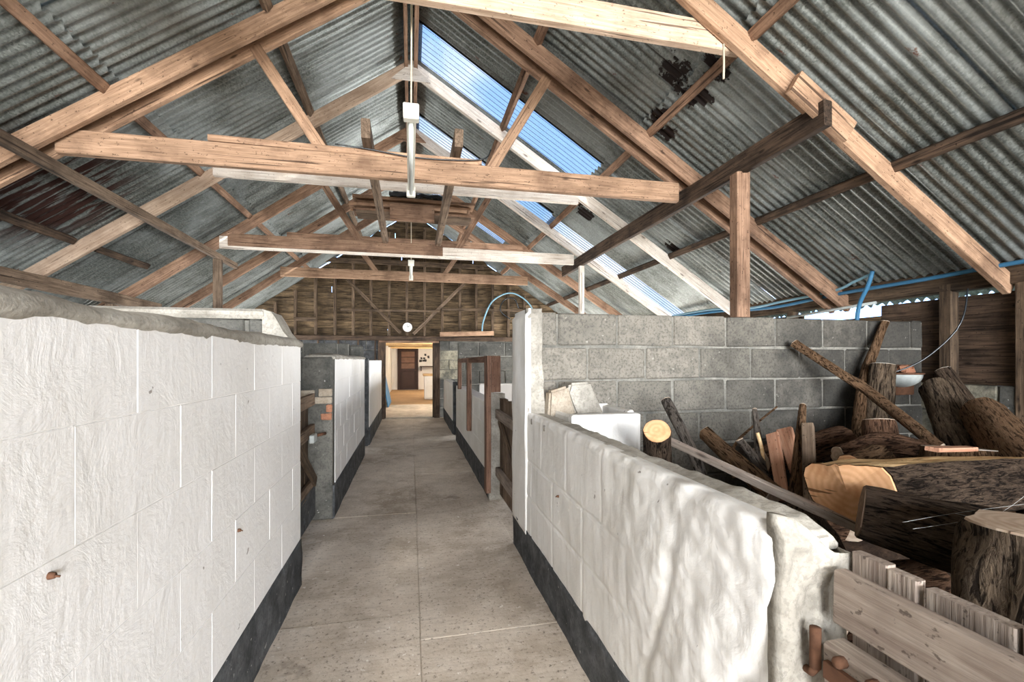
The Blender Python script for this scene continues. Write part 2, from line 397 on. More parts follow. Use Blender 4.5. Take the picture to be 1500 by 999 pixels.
def relief(name, origin, eu, ev, en, lu, lv, nu, nv, disp, depth, mat, parent=None, smooth=True):
    """a slab: a face lu x lv pushed out by disp(u, v), with sides and a back at -depth"""
    o = Vector(origin); eu = Vector(eu); ev = Vector(ev); en = Vector(en); v = []; f = []
    for j in range(nv + 1):
        for i in range(nu + 1):
            u = lu * i / nu; w = lv * j / nv; d = disp(u, w)
            du, dv, dn = d if isinstance(d, tuple) else (0, 0, d)
            v.append(o + eu * (u + du) + ev * (w + dv) + en * dn)
    W = nu + 1
    for j in range(nv):
        for i in range(nu):
            a = j * W + i; f.append((a, a + 1, a + 1 + W, a + W))
    ring = [i for i in range(nu)] + [nu + j * W for j in range(nv)] + [nv * W + i for i in range(nu, 0, -1)] + [j * W for j in range(nv, 0, -1)]
    base = len(v)
    for q in ring:
        p = v[q]; dn = (p - o).dot(en); v.append(p - en * (dn + depth))
    n = len(ring)
    for k in range(n): f.append((ring[k], base + k, base + (k + 1) % n, ring[(k + 1) % n]))
    f.append(tuple(base + k for k in range(n)))
    me = recalc(mesh(name, v, f, False))
    if smooth:
        for p in me.polygons:
            if len(p.vertices) == 4: p.use_smooth = True
    return link(name, me, mat, parent)

def nz3(x, y, z, s=1.0): return noise.noise(Vector((x * s, y * s, z * s)))

# ------------------------------------------------------------------ setting: ground, floor
YF, YG = -6.0, 10.2                       # open front, far gable
XL, XR = -4.1, 4.05                       # outer walls
WL, WR = -.614, .70                       # aisle faces of the low walls
box('ground', (-60, -60, -.5), (60, 90, -.12), 'grass')['kind'] = 'structure'
floor = empty('floor', (0, 0, 0), kind='structure')
box('screed', (XL - .1, YF - .2, -.12), (XR + .1, YG + .1, -.005), 'floor', floor)
cl = [YF, -4.6, -3.1, -1.7, -.2, .9, 2.35, 3.9, 5.4, 6.9, 8.5, YG]; cr = [YF, -5.2, -3.7, -2.2, -.7, .6, 2.12, 3.65, 5.2, 6.8, 8.4, YG]
for cuts, x0, x1 in ((cl, WL, .040), (cr, .044, WR)):
    for a, b in zip(cuts, cuts[1:]):
        box('slab', (x0, a, -.1 + R.uniform(-.002, .002)), (x1, b - .004, R.uniform(-.0015, .0015)), 'floor', floor, .002, .0004)

# ------------------------------------------------------------------ low aisle walls
def course_rows(z0, z1, n): return [(z0 + (z1 - z0) * i / n, z0 + (z1 - z0) * (i + 1) / n) for i in range(n)]
def blockwork(parent, face, side, y0, y1, rows, L, mat, off=.0, thick=.14, gap=.0022, jit=.0006, core='white'):
    """blocks of a wall that runs along Y; side -1 faces +X (left wall), +1 faces -X (right wall)"""
    xin = face + .0014 * side
    xa, xb = sorted((xin, face + thick * side))
    box('core', (xa, y0 + .01, rows[0][0]), (xb, y1 - .01, rows[-1][1] - .004), core, parent, .002, 0)
    for k, (a, b) in enumerate(rows):
        y = y0 - ((off + L / 2 * (k % 2)) % L)
        while y < y1 - .02:
            ya = max(y, y0); yb = min(y + L, y1)
            if yb - ya > .03:
                dx = R.uniform(-.0007, .0007)
                cx = face + side * (thick / 2) + dx
                block('block', (cx, (ya + yb) / 2, (a + b) / 2), (thick, yb - ya - gap, b - a - gap), mat, parent, .0012, jit)
            y += L
def skirting(parent, face, side, y0, y1, h):
    def d(u, w): return .006 + .007 * nz3(u * 3, w * 8, face) + .003 * nz3(u * 14, w * 14, 3)
    relief('skirting', (face, y0, -.02), (0, 1, 0), (0, 0, 1), (-side, 0, 0), y1 - y0, h + .02, max(8, int((y1 - y0) * 22)), 8, d, .02, 'tar', parent)
def coping(parent, face, side, y0, y1, z, h, thick, mat='cap', wav=.018, lip=.012):
    """lumpy concrete top of a low wall"""
    n = max(12, int((y1 - y0) * 26)); v = []; f = []
    prof = [(.006, -.012), (-lip * .7, -.004), (-lip, .008), (-lip * .6, h * .55), (.018, h * .9), (thick * .35, h), (thick * .7, h), (thick - .015, h * .88), (thick + .006, h * .3), (thick + .004, -.012)]
    m = len(prof)
    for i in range(n + 1):
        y = y0 + (y1 - y0) * i / n
        base = wav * nz3(y * 2.1, face * 5, .3) + wav * .5 * nz3(y * 7, face * 5, 2)
        for k, (x, zz) in enumerate(prof):
            j = .007 * nz3(y * 15, k * 1.7, face)
            low = .006 * nz3(y * 9, 7, face) if k <= 1 else 0
            v.append((face + side * (x + j), y, z + zz + (base if zz > 0 else low) + j))
    for i in range(n):
        for k in range(m - 1):
            a = i * m + k; f.append((a, a + 1, a + 1 + m, a + m))
        f.append((i * m + m - 1, i * m, (i + 1) * m, (i + 1) * m + m - 1))
    f.append(tuple(range(m))); f.append(tuple(n * m + k for k in range(m - 1, -1, -1)))
    me = recalc(mesh('coping', v, f, True)); link('coping', me, mat, parent)

w = empty('wall_left_near', (WL, 1, 0), kind='structure')
blockwork(w, WL, -1, YF + .3, 2.79, [(.255, .48), (.48, .705), (.705, .93), (.93, 1.157), (1.157, 1.362)], .4, 'white', .092 + .2, .15)
skirting(w, WL, -1, YF + .3, 2.79, .262)
coping(w, WL, -1, YF + .3, 2.80, 1.358, .04, .16, 'cap', .012, .012)

w = empty('wall_left_middle', (WL, 5, 0), kind='structure')
blockwork(w, WL, -1, 4.0, 6.45, [(.255, .47), (.47, .685), (.685, .9), (.9, 1.11), (1.11, 1.30)], .4, 'white', .1, .2, gap=.009)
skirting(w, WL, -1, 3.9, 6.45, .262)
coping(w, WL, -1, 3.9, 6.46, 1.295, .03, .22)
box('pier', (WL - .24, 3.88, 0), (WL - .002, 4.0, 1.30), 'block_dark', w, .012, .006)
for z0, z1, x0, x1 in ((.80, .85, .0, .09), (.86, .92, .0, .05), (.93, .98, .0, .24), (.99, 1.05, .0, .11), (.98, 1.04, .13, .24)):
    block('brick', (WL - (x0 + x1) / 2, 3.885, (z0 + z1) / 2), (x1 - x0 - .01, .05, z1 - z0), 'stone' if x1 > .1 else 'brick', w, .006, .003)
w = empty('wall_left_far', (WL, 8.6, 0), kind='structure')
blockwork(w, WL, -1, 7.16, YG - .1, [(.255, .5), (.5, .755), (.755, 1.01), (1.01, 1.27)], .42, 'white', .15, .16, gap=.009)
skirting(w, WL, -1, 7.16, YG - .1, .262)
box('pier', (WL - .2, 7.06, 0), (WL - .004, 7.16, 1.30), 'tar', w, .01, .004)

def rough_face(u, wv):
    """thick hand-trowelled render, coarser towards the open end (u = 0)"""
    k = max(0.0, min(1.0, 1.15 - u / 1.1)); k = k * k * (3 - 2 * k)
    d = .005 * nz3(u * 3, wv * 3, 1.3) + .002 * nz3(u * 13, wv * 9, 4.1)
    jb = min(abs((u * 2.4 + (.5 if wv > .46 else 0)) % 1 - .5) * .42, abs(wv - .46), abs(wv - .24))
    d -= (1 - k) * .006 * max(0, 1 - jb / .012)
    d += k * (.022 * nz3(u * 2.2 + wv, wv * 2.4 - u, 2.2) + .012 * nz3(u * 6 + wv * 3, wv * 5, 5.5) + .005 * nz3(u * 17, wv * 15, 6) + .002 * nz3(u * 40, wv * 36, 6))
    r = nz3(u * 2.4 + wv * 1.9 + .7, wv * 1.3 - u * .6, 9.7)
    d -= .012 * k * max(0, 1 - abs(r) * 11)
    d -= .5 * max(0, wv - .725) * (1 + nz3(u * 14, 0, 3))
    if u < .04: d -= .012 * (1 - u / .04) ** 2
    return d + .014 * k
w = empty('wall_right_near', (WR, 1.8, 0), kind='structure')
relief('painted_render', (WR, .752, .2), (0, 1, 0), (0, 0, 1), (-1, 0, 0), 2.348, .752, 260, 90, rough_face, .05, 'white_r', w)
box('core', (WR + .03, .76, 0), (WR + .135, 2.9, .93), 'cap', w, .01, .003)
skirting(w, WR, 1, .74, 3.10, .224)
relief('coping', (WR + .008, .765, .944), (0, 1, 0), (1, 0, 0), (0, 0, 1), 1.995, .145, 150, 12,
       lambda u, q: (0, .012 * nz3(u * 6, 3, 1) + .007 * nz3(u * 19, q * 9, 1), .012 * nz3(u * 2, q * 5, 4) + .007 * nz3(u * 11, q * 11, 8) + .003 * nz3(u * 30, q * 30, 8)
                     - .9 * max(0, .022 - q) - 1.2 * max(0, q - .125) - .35 * max(0, .05 - u)), .05, 'cap', w)
relief('end_face', (WR - .002, .745, 0), (1, 0, 0), (0, 0, 1), (0, -1, 0), .158, .975, 30, 100,
       lambda u, q: (.006 * nz3(q * 12, 1, 5) - .012 * (u / .158) * max(0, q - .8) * 5, -1.6 * max(0, q - .9) * (u / .158) ** 2 + .006 * nz3(u * 20, 4, q * 3),
                     .016 * nz3(u * 9, q * 7, 3) + .010 * nz3(u * 22, q * 20, 1) + .004 * nz3(u * 60, q * 60, 1) - .35 * max(0, q - .93)), .035, 'cap', w)
# pier where the divider meets the aisle wall
relief('pier_face', (WR - .004, 2.73, .2), (0, 1, 0), (0, 0, 1), (-1, 0, 0), .38, 1.40, 20, 70,
       lambda u, q: (0, 0, .006 + .008 * nz3(u * 6, q * 4, 1) - (.02 if q > 1.37 else 0)), .03, 'white_r', w)
relief('pier_end', (WR + .005, 2.735, .9), (1, 0, 0), (0, 0, 1), (0, -1, 0), .095, .70, 14, 70,
       lambda u, q: ((.035 * max(0, .32 - q) * (u / .095) * 2), 0, .020 * nz3(u * 14, q * 9, 7) + .014 * nz3(u * 30, q * 22, 2) - (.02 if q > .67 else 0)), .06, 'cap', w)
box('pier_core', (WR + .012, 2.76, 0), (WR + .09, 3.10, 1.585), 'cap', w, .02, .004)

w = empty('wall_right_middle', (WR, 5.6, 0), kind='structure')
blockwork(w, WR, 1, 4.12, 7.27, [(.22, .44), (.44, .66), (.66, .875)], .42, 'white_r', .2, .14, gap=.009)
skirting(w, WR, 1, 4.1, 7.27, .224)
box('pier', (WR - .01, 4.08, 0), (WR + .14, 4.13, .98), 'cap', w, .012, .008)
w = empty('wall_right_far', (WR, 9, 0), kind='structure')
blockwork(w, WR, 1, 7.9, YG - .1, [(.22, .44), (.44, .66), (.66, .86)], .42, 'white_r', .1, .14, gap=.009)
skirting(w, WR, 1, 7.9, YG - .1, .224)
box('pier', (WR + .004, 7.8, 0), (WR + .15, 7.9, .90), 'tar', w, .01, .004)

# ------------------------------------------------------------------ cross walls between the bays
def cross_wall(name, x0, x1, y0, y1, ztop, rows, L, mat, off=0.0, core='mortar', mats=None):
    w = empty(name, ((x0 + x1) / 2, y0, 0), kind='structure')
    box('core', (x0 + .005, y0 + .012, 0), (x1, y1 - .012, ztop - .012), core, w, .004, 0)
    h = ztop / rows
    for k in range(rows):
        z1 = ztop - h * k; z0 = z1 - h
        x = x0 - ((off + L / 2 * (k % 2)) % L)
        while x < x1 - .02:
            a = max(x, x0); b = min(x + L, x1)
            if b - a > .03:
                mm = mat if mats is None else mats(a, z0)
                block('block', ((a + b) / 2, (y0 + y1) / 2 + R.uniform(-.004, .004), (z0 + z1) / 2 + R.uniform(-.002, .002)),
                      (b - a - .014, y1 - y0, h - .014), mm, w, .009, .004)
            x += L
    return w
cross_wall('wall_divider_right', WR + .085, XR, 2.88, 3.03, 1.597, 7, .425, 'graded', .26)
w = cross_wall('wall_divider_left', XL, -.75, 2.62, 2.78, 1.50, 7, .42, 'block_dark', .1)
box('coping', (XL, 2.60, 1.495), (-.74, 2.80, 1.545), 'cap', w, .015, .004)
v = []; pr = [(-.76, 1.545), (-.715, 1.53), (-.69, 1.49), (-.66, 1.43), (-.635, 1.40), (-.62, 1.37), (-.62, 1.2), (-.76, 1.2)]
for yy in (2.605, 2.795):
    for (x, z) in pr: v.append((x, yy, z))
nf = [tuple(range(8)), tuple(range(15, 7, -1))] + [(k, (k + 1) % 8, 8 + (k + 1) % 8, 8 + k) for k in range(8)]
link('sloped_end', recalc(mesh('sloped_end', v, nf)), 'cap', w)
w = cross_wall('wall_divider_left_far', XL, -.80, 6.30, 6.45, 1.50, 7, .42, 'block_dark', .2)
box('sloped_end', (-.80, 6.31, 1.1), (-.625, 6.44, 1.48), 'block_dark', w, .03, .004)
w = cross_wall('wall_divider_right_far', .72, XR, 7.12, 7.26, 1.56, 7, .42, 'block_dark', .1)

# ------------------------------------------------------------------ outer walls
w = empty('wall_right', (XR, 4, 0), kind='structure')
h = .22
for k in range(5):
    y = YF - .2 * (k % 2)
    while y < YG:
        a = max(y, YF); b = min(y + .42, YG)
        if b - a > .04 and not any(lo < (a + b) / 2 < hi for lo, hi in ((8.1, 9.7), (4.8, 6.4))):  # gaps made for the added side lamps
            block('block', (XR + .07, (a + b) / 2, h * k + h / 2), (.14, b - a - .012, h - .012), R.choice(['block_dark', 'plaster', 'plaster', 'block_dark']), w, .008, .005)
        y += .42
for ya, yb in ((YF, 4.8), (6.4, 8.1), (9.7, YG)): box('core', (XR + .02, ya, 0), (XR + .12, yb, 1.09), 'mortar', w, .004, 0)
for k in range(5):                        # dark weatherboards above the blocks
    z = 1.10 + .132 * k
    pieces = [(YF, 3.28), (4.12, YG)] if k == 4 else [(YF, YG)]
    for a, b in pieces:
        beam('board', (XR + .09, a, z + .066), (XR + .09, b, z + .066), .022, .138, 'timber_char', w, roll=.06 * R.uniform(.5, 1.5), rough=.006)
    if k == 4: beam('board', (XR + .09, 3.28, z + .022), (XR + .09, 4.12, z + .022), .022, .05, 'board_dark', w)
for y in (.2, 1.4, 2.26, 2.72, 4.2, 5.4, 6.6, 7.8, 9.0):
    beam('post', (XR + .03, y, .0 if y in (2.26, 2.72) else 1.08), (XR + .03, y, 1.86), .08, .09, 'timber_dark', w)
beam('wall_plate', (XR + .035, YF, 1.885), (XR + .035, YG, 1.885), .09, .17, 'timber_dark', w)
w = empty('wall_left', (XL, 4, 0), kind='structure')
for k in range(7):
    y = YF - .2 * (k % 2)
    while y < YG:
        a = max(y, YF); b = min(y + .84, YG)
        if b - a > .04 and not (k < 6 and any(lo < (a + b) / 2 < hi for lo, hi in ((8.1, 9.7), (4.1, 5.7)))): block('block', (XL - .07, (a + b) / 2, h * k + h / 2), (.14, b - a - .012, h - .012), 'block_dark', w, .008, .004)  # gaps here too for the added side lamps
        y += .84
for ya, yb in ((YF, 4.1), (5.7, 8.1), (9.7, YG)): box('core', (XL - .12, ya, 0), (XL - .02, yb, 1.53), 'mortar', w, .004, 0)
beam('wall_plate', (XL - .04, YF, 1.59), (XL - .04, YG, 1.59), .09, .14, 'timber_dark', w)

# ------------------------------------------------------------------ roof
SL, SR = .70, .635                        # slopes
def zl(x): return 4.38 - SL * abs(x)      # rafter centre line, left
def zr(x): return 4.38 - SR * x           # rafter centre line, right
def zc(x): return zl(x) if x < 0 else zr(x)
SHEET = .18
ceiling = empty('ceiling', (0, 4, 4.5), kind='structure')
def corrugated(name, side, xa, xb, y0, y1, mat, parent, lift=0.0, pitch=.076, amp=.0125, ragged=0.0, skew=0.0):
    n = max(8, int((y1 - y0) / pitch * 8)); rows = 7; v = []; f = []
    sl = SL if side < 0 else SR; ln = math.hypot(1, sl)
    sd = R.random() * 90
    for j in range(rows + 1):
        t = j / rows
        for i in range(n + 1):
            y = y0 + (y1 - y0) * i / n
            xx = xa + (xb - xa) * t
            if j == rows and ragged: xx += ragged * nz3(y * 16, sd, 0)
            if j == 0 and ragged: xx -= ragged * .6 * nz3(y * 16, sd, 4)
            c = amp * math.cos(2 * math.pi * (y - y0) / pitch) + lift + .006 * nz3(y * 3, xx * 2, sd)
            z = 4.38 - sl * xx + SHEET + c * ln
            v.append((side * xx, y + skew * (t - .5), z))
    W = n + 1
    for j in range(rows):
        for i in range(n):
            a = j * W + i; f.append((a, a + 1, a + 1 + W, a + W))
    me = mesh(name, v, f, True)
    # own axes: local X down the slope, local Y along the barn
    ex = Vector((side, 0, -sl)).normalized(); ey = Vector((0, 1, 0)); ez = ex.cross(ey)
    mw = Matrix((ex, ey, ez)).transposed().to_4x4(); mw.translation = Vector((side * (xa + xb) / 2, (y0 + y1) / 2, 4.38 - sl * (xa + xb) / 2 + SHEET))
    me.transform(mw.inverted())
    return link(name, me, mat, parent, mw)
edges_r = [-6.0, -5.56, -4.95, -4.34, -3.73, -3.12, -2.51, -1.9, -1.29, -.68, -.07, .54, 1.15, 1.76, 2.37, 2.97, 3.59, 4.41, 5.03, 5.55, 6.08, 6.69, 7.3, 7.9, 8.51, 9.1, 9.7, 10.3]
edges_l = [-6.0, -5.56, -4.95, -4.34, -3.73, -3.12, -2.51, -1.9, -1.29, -.68, -.07, .54, 1.15, 1.76, 2.37, 2.98, 3.59, 4.2, 4.81, 5.42, 6.03, 6.64, 7.25, 7.86, 8.47, 9.08, 9.7, 10.24]
win = []
def rooflight(xa, xb, y0, y1, side=1):
    wd = empty('window_%d' % (len(win) + 1), (side * (xa + xb) / 2, (y0 + y1) / 2, 3.6), kind='structure'); win.append(wd)
    corrugated('pane', side, xa, xb, y0, y1, 'pane', wd, .004)
for a, b in zip(edges_r, edges_r[1:]):
    ov = .035
    if abs(a - 4.41) < .01: rooflight(.03, 2.03, a, b)
    elif abs(a - 6.08) < .01: rooflight(.03, 2.03, a, b); rooflight(1.96, 4.3, a, b)
    elif abs(a - 7.9) < .01: rooflight(.03, 1.75, a, b); corrugated('roof_sheet', 1, 1.70, 2.1, a, b + ov, 'galvanised', ceiling)
    else: corrugated('roof_sheet', 1, .015, 2.03, a, b + ov, 'galvanised', ceiling, R.choice((0, .013)), ragged=.03)
    if abs(a - 6.08) > .01:
        gapped = abs(b - 4.41) < .01
        corrugated('roof_sheet', 1, 1.93, 4.32, a, b - .014 if gapped else b + ov, 'galvanised', ceiling, -.014 + R.choice((0, -.012)), ragged=.03)
for a, b in zip(edges_l, edges_l[1:]):
    if abs(a + 1.9) < .01 or -3.8 < a < -2.6: rooflight(.03, 2.03, a, b, -1)  # unseen rooflights added behind the camera to cast the sun patches
    else: corrugated('roof_sheet', -1, .015, 2.03, a, b + .035, 'galvanised', ceiling, R.choice((0, .013)), ragged=.03)
    corrugated('roof_sheet', -1, 1.93, 4.35, a, b + .035, 'galvanised', ceiling, -.014 + R.choice((0, -.012)), ragged=.03)
v = []; f = []                             # ridge capping
for i in range(41):
    y = YF + (YG - .1 - YF) * i / 40
    for (x, z) in ((-.11, -.052), (-.04, -.01), (0, .012), (.04, -.01), (.11, -.047)): v.append((x, y, 4.38 + SHEET + .03 + z))
for i in range(40):
    for k in range(4): q = i * 5 + k; f.append((q, q + 1, q + 6, q + 5))
link('ridge_cap', mesh('ridge_cap', v, f, True), 'galvanised', ceiling)

# purlins and ridge timbers, each a single long timber
def purlin(x, y0, y1, wd, hg, mat, label, dz=.085, **k):
    o = beam('purlin', (x, y0, zc(x) + dz), (x, y1, zc(x) + dz), wd, hg, mat, None, (0, 0, 1),
             roll=math.atan(SL) * (1) if x < 0 else -math.atan(SR), rough=.008, n=10, **k)
    return tag(o, label, 'purlin', 'roof purlins')
purlin(-.99, YF, 9.95, .05, .066, 'timber_old', 'upper roof purlin on the left slope, nearest the ridge')
purlin(-1.98, YF, 9.95, .05, .07, 'timber_red', 'middle roof purlin on the left slope, under the sheet overlap')
purlin(.99, YF, 9.95, .06, .066, 'timber_red', 'upper roof purlin on the right slope, crossing the blue rooflight')
purlin(1.98, YF, 9.95, .06, .07, 'timber_red', 'middle roof purlin on the right slope beside rusted holes')
purlin(3.05, YF, 9.95, .07, .07, 'timber_char', 'lowest roof purlin on the right slope, dark and rough')
for (a, b, lb) in ((YF, 3.4, 'broken low purlin at the far left edge under rusty sheets'), (3.75, 4.9, 'short broken piece of low purlin left of the second rafter'),
                   (5.2, 6.1, 'small broken end of low purlin left of the grey post')):
    purlin(-3.0, a, b, .05, .07, 'timber_char', lb)
tag(beam('ridge_board', (-.05, YF, 4.43), (-.05, 9.95, 4.43), .035, .15, 'timber_red', None, n=8), 'left one of the two timbers along the ridge', 'ridge board')
tag(beam('ridge_board', (.05, YF, 4.43), (.05, 9.95, 4.43), .04, .15, 'timber_red', None, n=8), 'right one of the two timbers along the ridge', 'ridge board')

# trusses
def truss(y, label, mat='timber', matl=None, double=False, tie=2.75, tx=(-2.32, 2.32), th=.16, struts=True, gusset=True, rh=.125, rw=.05, tilt=0.0, tmat=None, smat=None, mr=None, front=-.055):
    t = empty('roof_truss', (0, y, tie), label, 'roof truss', 'roof trusses')
    matl = matl or mat; mr = mr or mat
    for dy in ((-.06, .10) if double else (0,)):
        beam('rafter', (-.01, y + dy, zl(.0)), (-4.12, y + dy, zl(4.12)), rw, rh, matl, t, cut0=-.6, n=6)
        beam('rafter', (.01, y + dy, zr(.0)), (4.08, y + dy, zr(4.08)), rw, rh, mr, t, cut0=-.6, n=6)
    yt = y + (.02 if double else front)
    beam('tie_beam', (tx[0], yt, tie - tilt), (tx[1], yt, tie + tilt), .055, th, tmat or mat, t, n=6)
    if struts:
        for s in (-1, 1):
            beam('strut', (s * 1.12, yt + .055, zc(s * 1.12) - .02), (s * .62, yt + .055, tie + th / 2 - .02), .035, .085, smat or mat, t)
    if gusset:
        v = []; g = [(-.2, -.16), (.2, -.16), (.03, .0), (-.03, .0)]
        for yy in (y - .045, y - .027):
            for (a, b) in g: v.append((a, yy, 4.38 + b))
        link('gusset', recalc(mesh('gusset', v, [(0, 1, 2, 3), (7, 6, 5, 4), (0, 4, 5, 1), (1, 5, 6, 2), (2, 6, 7, 3), (3, 7, 4, 0)])), mat, t)
    return t
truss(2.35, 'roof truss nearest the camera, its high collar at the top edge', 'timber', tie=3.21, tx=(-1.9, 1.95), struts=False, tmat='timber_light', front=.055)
for yy, lb in ((1.07, 'roof truss overhead, above the camera'), (-.2, 'first roof truss behind the camera'), (-1.5, 'second roof truss behind the camera'), (-2.8, 'third roof truss behind the camera'), (-4.1, 'fourth roof truss behind the camera')):
    q = truss(yy, lb, 'timber', tie=3.21, tx=(-1.9, 1.95), struts=False)
    q.name = 'trim_%d' % (len([o for o in COL.objects if o.name.startswith('trim_')]) + 1); WM[q.name] = Matrix.Translation(q.location); q['kind'] = 'structure'
    for key in ('label', 'category', 'group'): del q[key]
t2 = truss(3.6, 'roof truss of doubled rafters with a long brown low tie beam', 'timber', double=True, tie=2.745, tx=(-2.3, 2.3), th=.165, tilt=.01, gusset=False, mr='timber_red')
beam('packing_plank', (-1.4, 3.63, 2.85), (.55, 3.63, 2.85), .07, .045, 'timber', t2)
truss(4.95, 'roof truss painted sunlit pale, with a high collar beside the blue rooflight', 'timber_pale_sunlit', tie=3.13, tx=(-1.85, 1.85), th=.17, struts=False, matl='timber_light')  # sunlight painted into the collar, gusset and rafters
t4 = truss(6.32, 'roof truss with a low spliced tie, brown on the left and painted sunlit pale on the right', 'timber_red', tie=2.73, tx=(-2.3, 2.3), th=.15, mr='timber_pale_sunlit', tmat='timber_pale_sunlit')  # sunlight painted into the pale tie and right rafter
beam('splice_plank', (-2.2, 6.235, 2.76), (.42, 6.235, 2.76), .04, .15, 'timber_red', t4)  # brown plank ends where the painted sunlight on the tie begins
truss(7.6, 'high-collared roof truss behind the stacked boards', 'timber_red', tie=3.15, tx=(-1.85, 1.85), struts=False)
truss(8.8, 'farthest roof truss with a pinkish low tie before the boarded gable', 'timber', tie=2.84, tx=(-2.25, 2.25), th=.17, matl='timber_red', mr='timber_red')
# ------------------------------------------------------------------ far gable wall
g = empty('wall_gable', (0, YG, 0), kind='structure')
z = 1.80; k = 0
while z < 4.35:
    hgt = .150; zm = z + hgt / 2
    xa = -(4.525 - zm) / SL; xb = (4.525 - zm) / SR
    cuts = [xa] + sorted(R.uniform(xa, xb) for _ in range(R.choice([0, 1, 1, 2]))) + [xb]
    for a, b in zip(cuts, cuts[1:]):
        if b - a < .15: continue
        dz = R.uniform(-.006, .006)
        beam('board', (a + .006, YG + .06, zm + dz), (b - .006, YG + .06, zm + dz + R.uniform(-.008, .008)), .02, hgt + R.uniform(.014, .034), 'board_dark', g, roll=.13 + R.uniform(-.04, .07), rough=.010, n=6,
             cut0=1 / SL if a == xa else 0, cut1=-1 / SR if b == xb else 0)
    z += hgt; k += 1
for x in (-3.5, -3.1, -2.72, -2.34, -1.95, -1.57, -1.20, -.84, -.46, -.09, .29, .675, 1.067, 1.434, 1.807, 2.17, 2.55, 2.95, 3.4):
    top = zc(x) - .02
    if top > 1.95: beam('stud', (x, YG, 1.79), (x, YG, top), .055, .075, 'timber_dark', g, rough=.006)
beam('rail', (-3.9, YG - .01, 1.745), (3.9, YG - .01, 1.745), .09, .10, 'timber_char', g, n=6)
beam('rail', (-1.45, YG - .06, 2.33), (.62, YG - .06, 2.345), .04, .05, 'timber_dark', g)
beam('rail', (.66, YG - .06, 2.39), (2.6, YG - .06, 2.41), .04, .05, 'timber_dark', g)
beam('rail', (-1.85, YG - .06, 3.38), (1.6, YG - .06, 3.36), .05, .10, 'timber_dark', g)
beam('brace', (-1.32, YG - .05, 2.98), (-.22, YG - .05, 1.86), .03, .07, 'timber_dark', g)
beam('brace', (1.16, YG - .05, 2.98), (.05, YG - .05, 1.84), .03, .07, 'timber_old', g)
beam('ledge', (-2.36, YG - .06, 2.12), (-1.92, YG - .06, 2.12), .04, .08, 'timber_dark', g)
# lower part of the gable, around the doorway
for (x0, x1) in ((XL, -.66), (.6, XR)):
    box('core', (x0, YG + .01, 0), (x1, YG + .13, 1.70), 'mortar', g, .003, 0)
    for k in range(8):
        x = x0 - .2 * (k % 2)
        while x < x1:
            a = max(x, x0); b = min(x + .42, x1)
            if b - a > .04:
                block('block', ((a + b) / 2, YG + .07, .2125 * k + .106), (b - a - .012, .15, .2), 'plaster' if (x0 > 0 and a < 1.1 and k in (4, 5, 6)) else 'tar' if x0 < 0 else 'block_dark', g, .008, .004)
            x += .42
for x in (-2.3, -1.9, -1.5, -1.1, -.75):
    beam('batten', (x, YG - .02, 1.25), (x, YG - .02, 1.70), .03, .04, 'timber_char', g)
d1 = empty('door_1', (0, YG, 0), kind='structure')
beam('jamb', (-.615, YG, -.01), (-.615, YG, 1.70), .16, .10, 'timber_char', d1)
beam('jamb', (.545, YG, -.01), (.545, YG, 1.70), .16, .10, 'timber_char', d1)
beam('lintel', (-.67, YG + .02, 1.672), (.60, YG + .02, 1.672), .16, .045, 'timber_red', d1)
box('threshold', (-.56, YG - .08, -.02), (.50, YG + .16, .012), 'cap', d1, .008, .003)

# ------------------------------------------------------------------ room beyond the doorway
YB = 20.0
fl2 = empty('floor_far_room', (0, 15, 0), kind='structure')
box('slab', (-1.6, YG + .16, -.1), (2.2, 13.4, -.004), 'floor', fl2, .004, .001)
box('slab', (-1.6, 13.41, -.1), (2.2, YB, .0), 'tan_floor', fl2, .004, .001)
w = empty('wall_far_room_left', (-.95, 15, 0), kind='structure')
blockwork(w, -.80, -1, YG + .2, YB, [(0, .29), (.29, .58), (.58, .87), (.87, 1.16), (1.16, 1.45), (1.45, 1.78)], .9, 'white', .2, .14)
w = empty('wall_far_room_right', (1.6, 15, 0), kind='structure')
blockwork(w, 1.6, 1, YG + .2, YB, [(0, .29), (.29, .58), (.58, .87), (.87, 1.16), (1.16, 1.45), (1.45, 1.78)], .9, 'white', .2, .14)
w = empty('wall_far_room_end', (0, YB, 0), kind='structure')
box('panel', (-1.6, YB, 0), (-.55, YB + .12, 1.9), 'white', w); box('panel', (.30, YB, 0), (2.2, YB + .12, 1.9), 'white', w)
box('panel', (-.56, YB, 1.74), (.30, YB + .12, 1.9), 'white', w)
for k in range(7): block('stain', (.42 + .1 * (k % 4) + R.uniform(-.03, .03), YB - .01, 1.22 + .15 * (k // 3) + R.uniform(-.04, .04)), (.07 + .05 * R.random(), .02, .06 + .05 * R.random()), 'tar', w, .006, .012)
d2 = empty('door_2', (-.13, YB, 0), kind='structure')
beam('jamb', (-.53, YB - .02, 0), (-.53, YB - .02, 1.76), .07, .10, 'door_brown', d2); beam('jamb', (.27, YB - .02, 0), (.27, YB - .02, 1.76), .07, .10, 'door_brown', d2)
beam('lintel', (-.56, YB - .02, 1.73), (.30, YB - .02, 1.73), .10, .06, 'door_brown', d2)
box('leaf', (-.55, YB + .02, .0), (.30, YB + .07, 1.76), 'door_brown', d2)
box('lower_panel', (-.42, YB + .0, .1), (.16, YB + .03, .78), 'door_brown', d2, .01)
for q in range(3): box('upper_panel', (-.41, YB + .0, .90 + .25 * q), (.15, YB + .03, 1.13 + .25 * q), 'amber', d2, .01)
block('latch', (.19, YB - .0, .82), (.05, .04, .03), 'rust', d2)
c2 = empty('ceiling_far_room', (0, 15, 1.9), kind='structure')
for q in range(9): box('panel', (-1.6, YG + .14 + q * 1.09, 1.86), (2.2, YG + .14 + (q + 1) * 1.09 - .01, 1.93), 'white', c2)
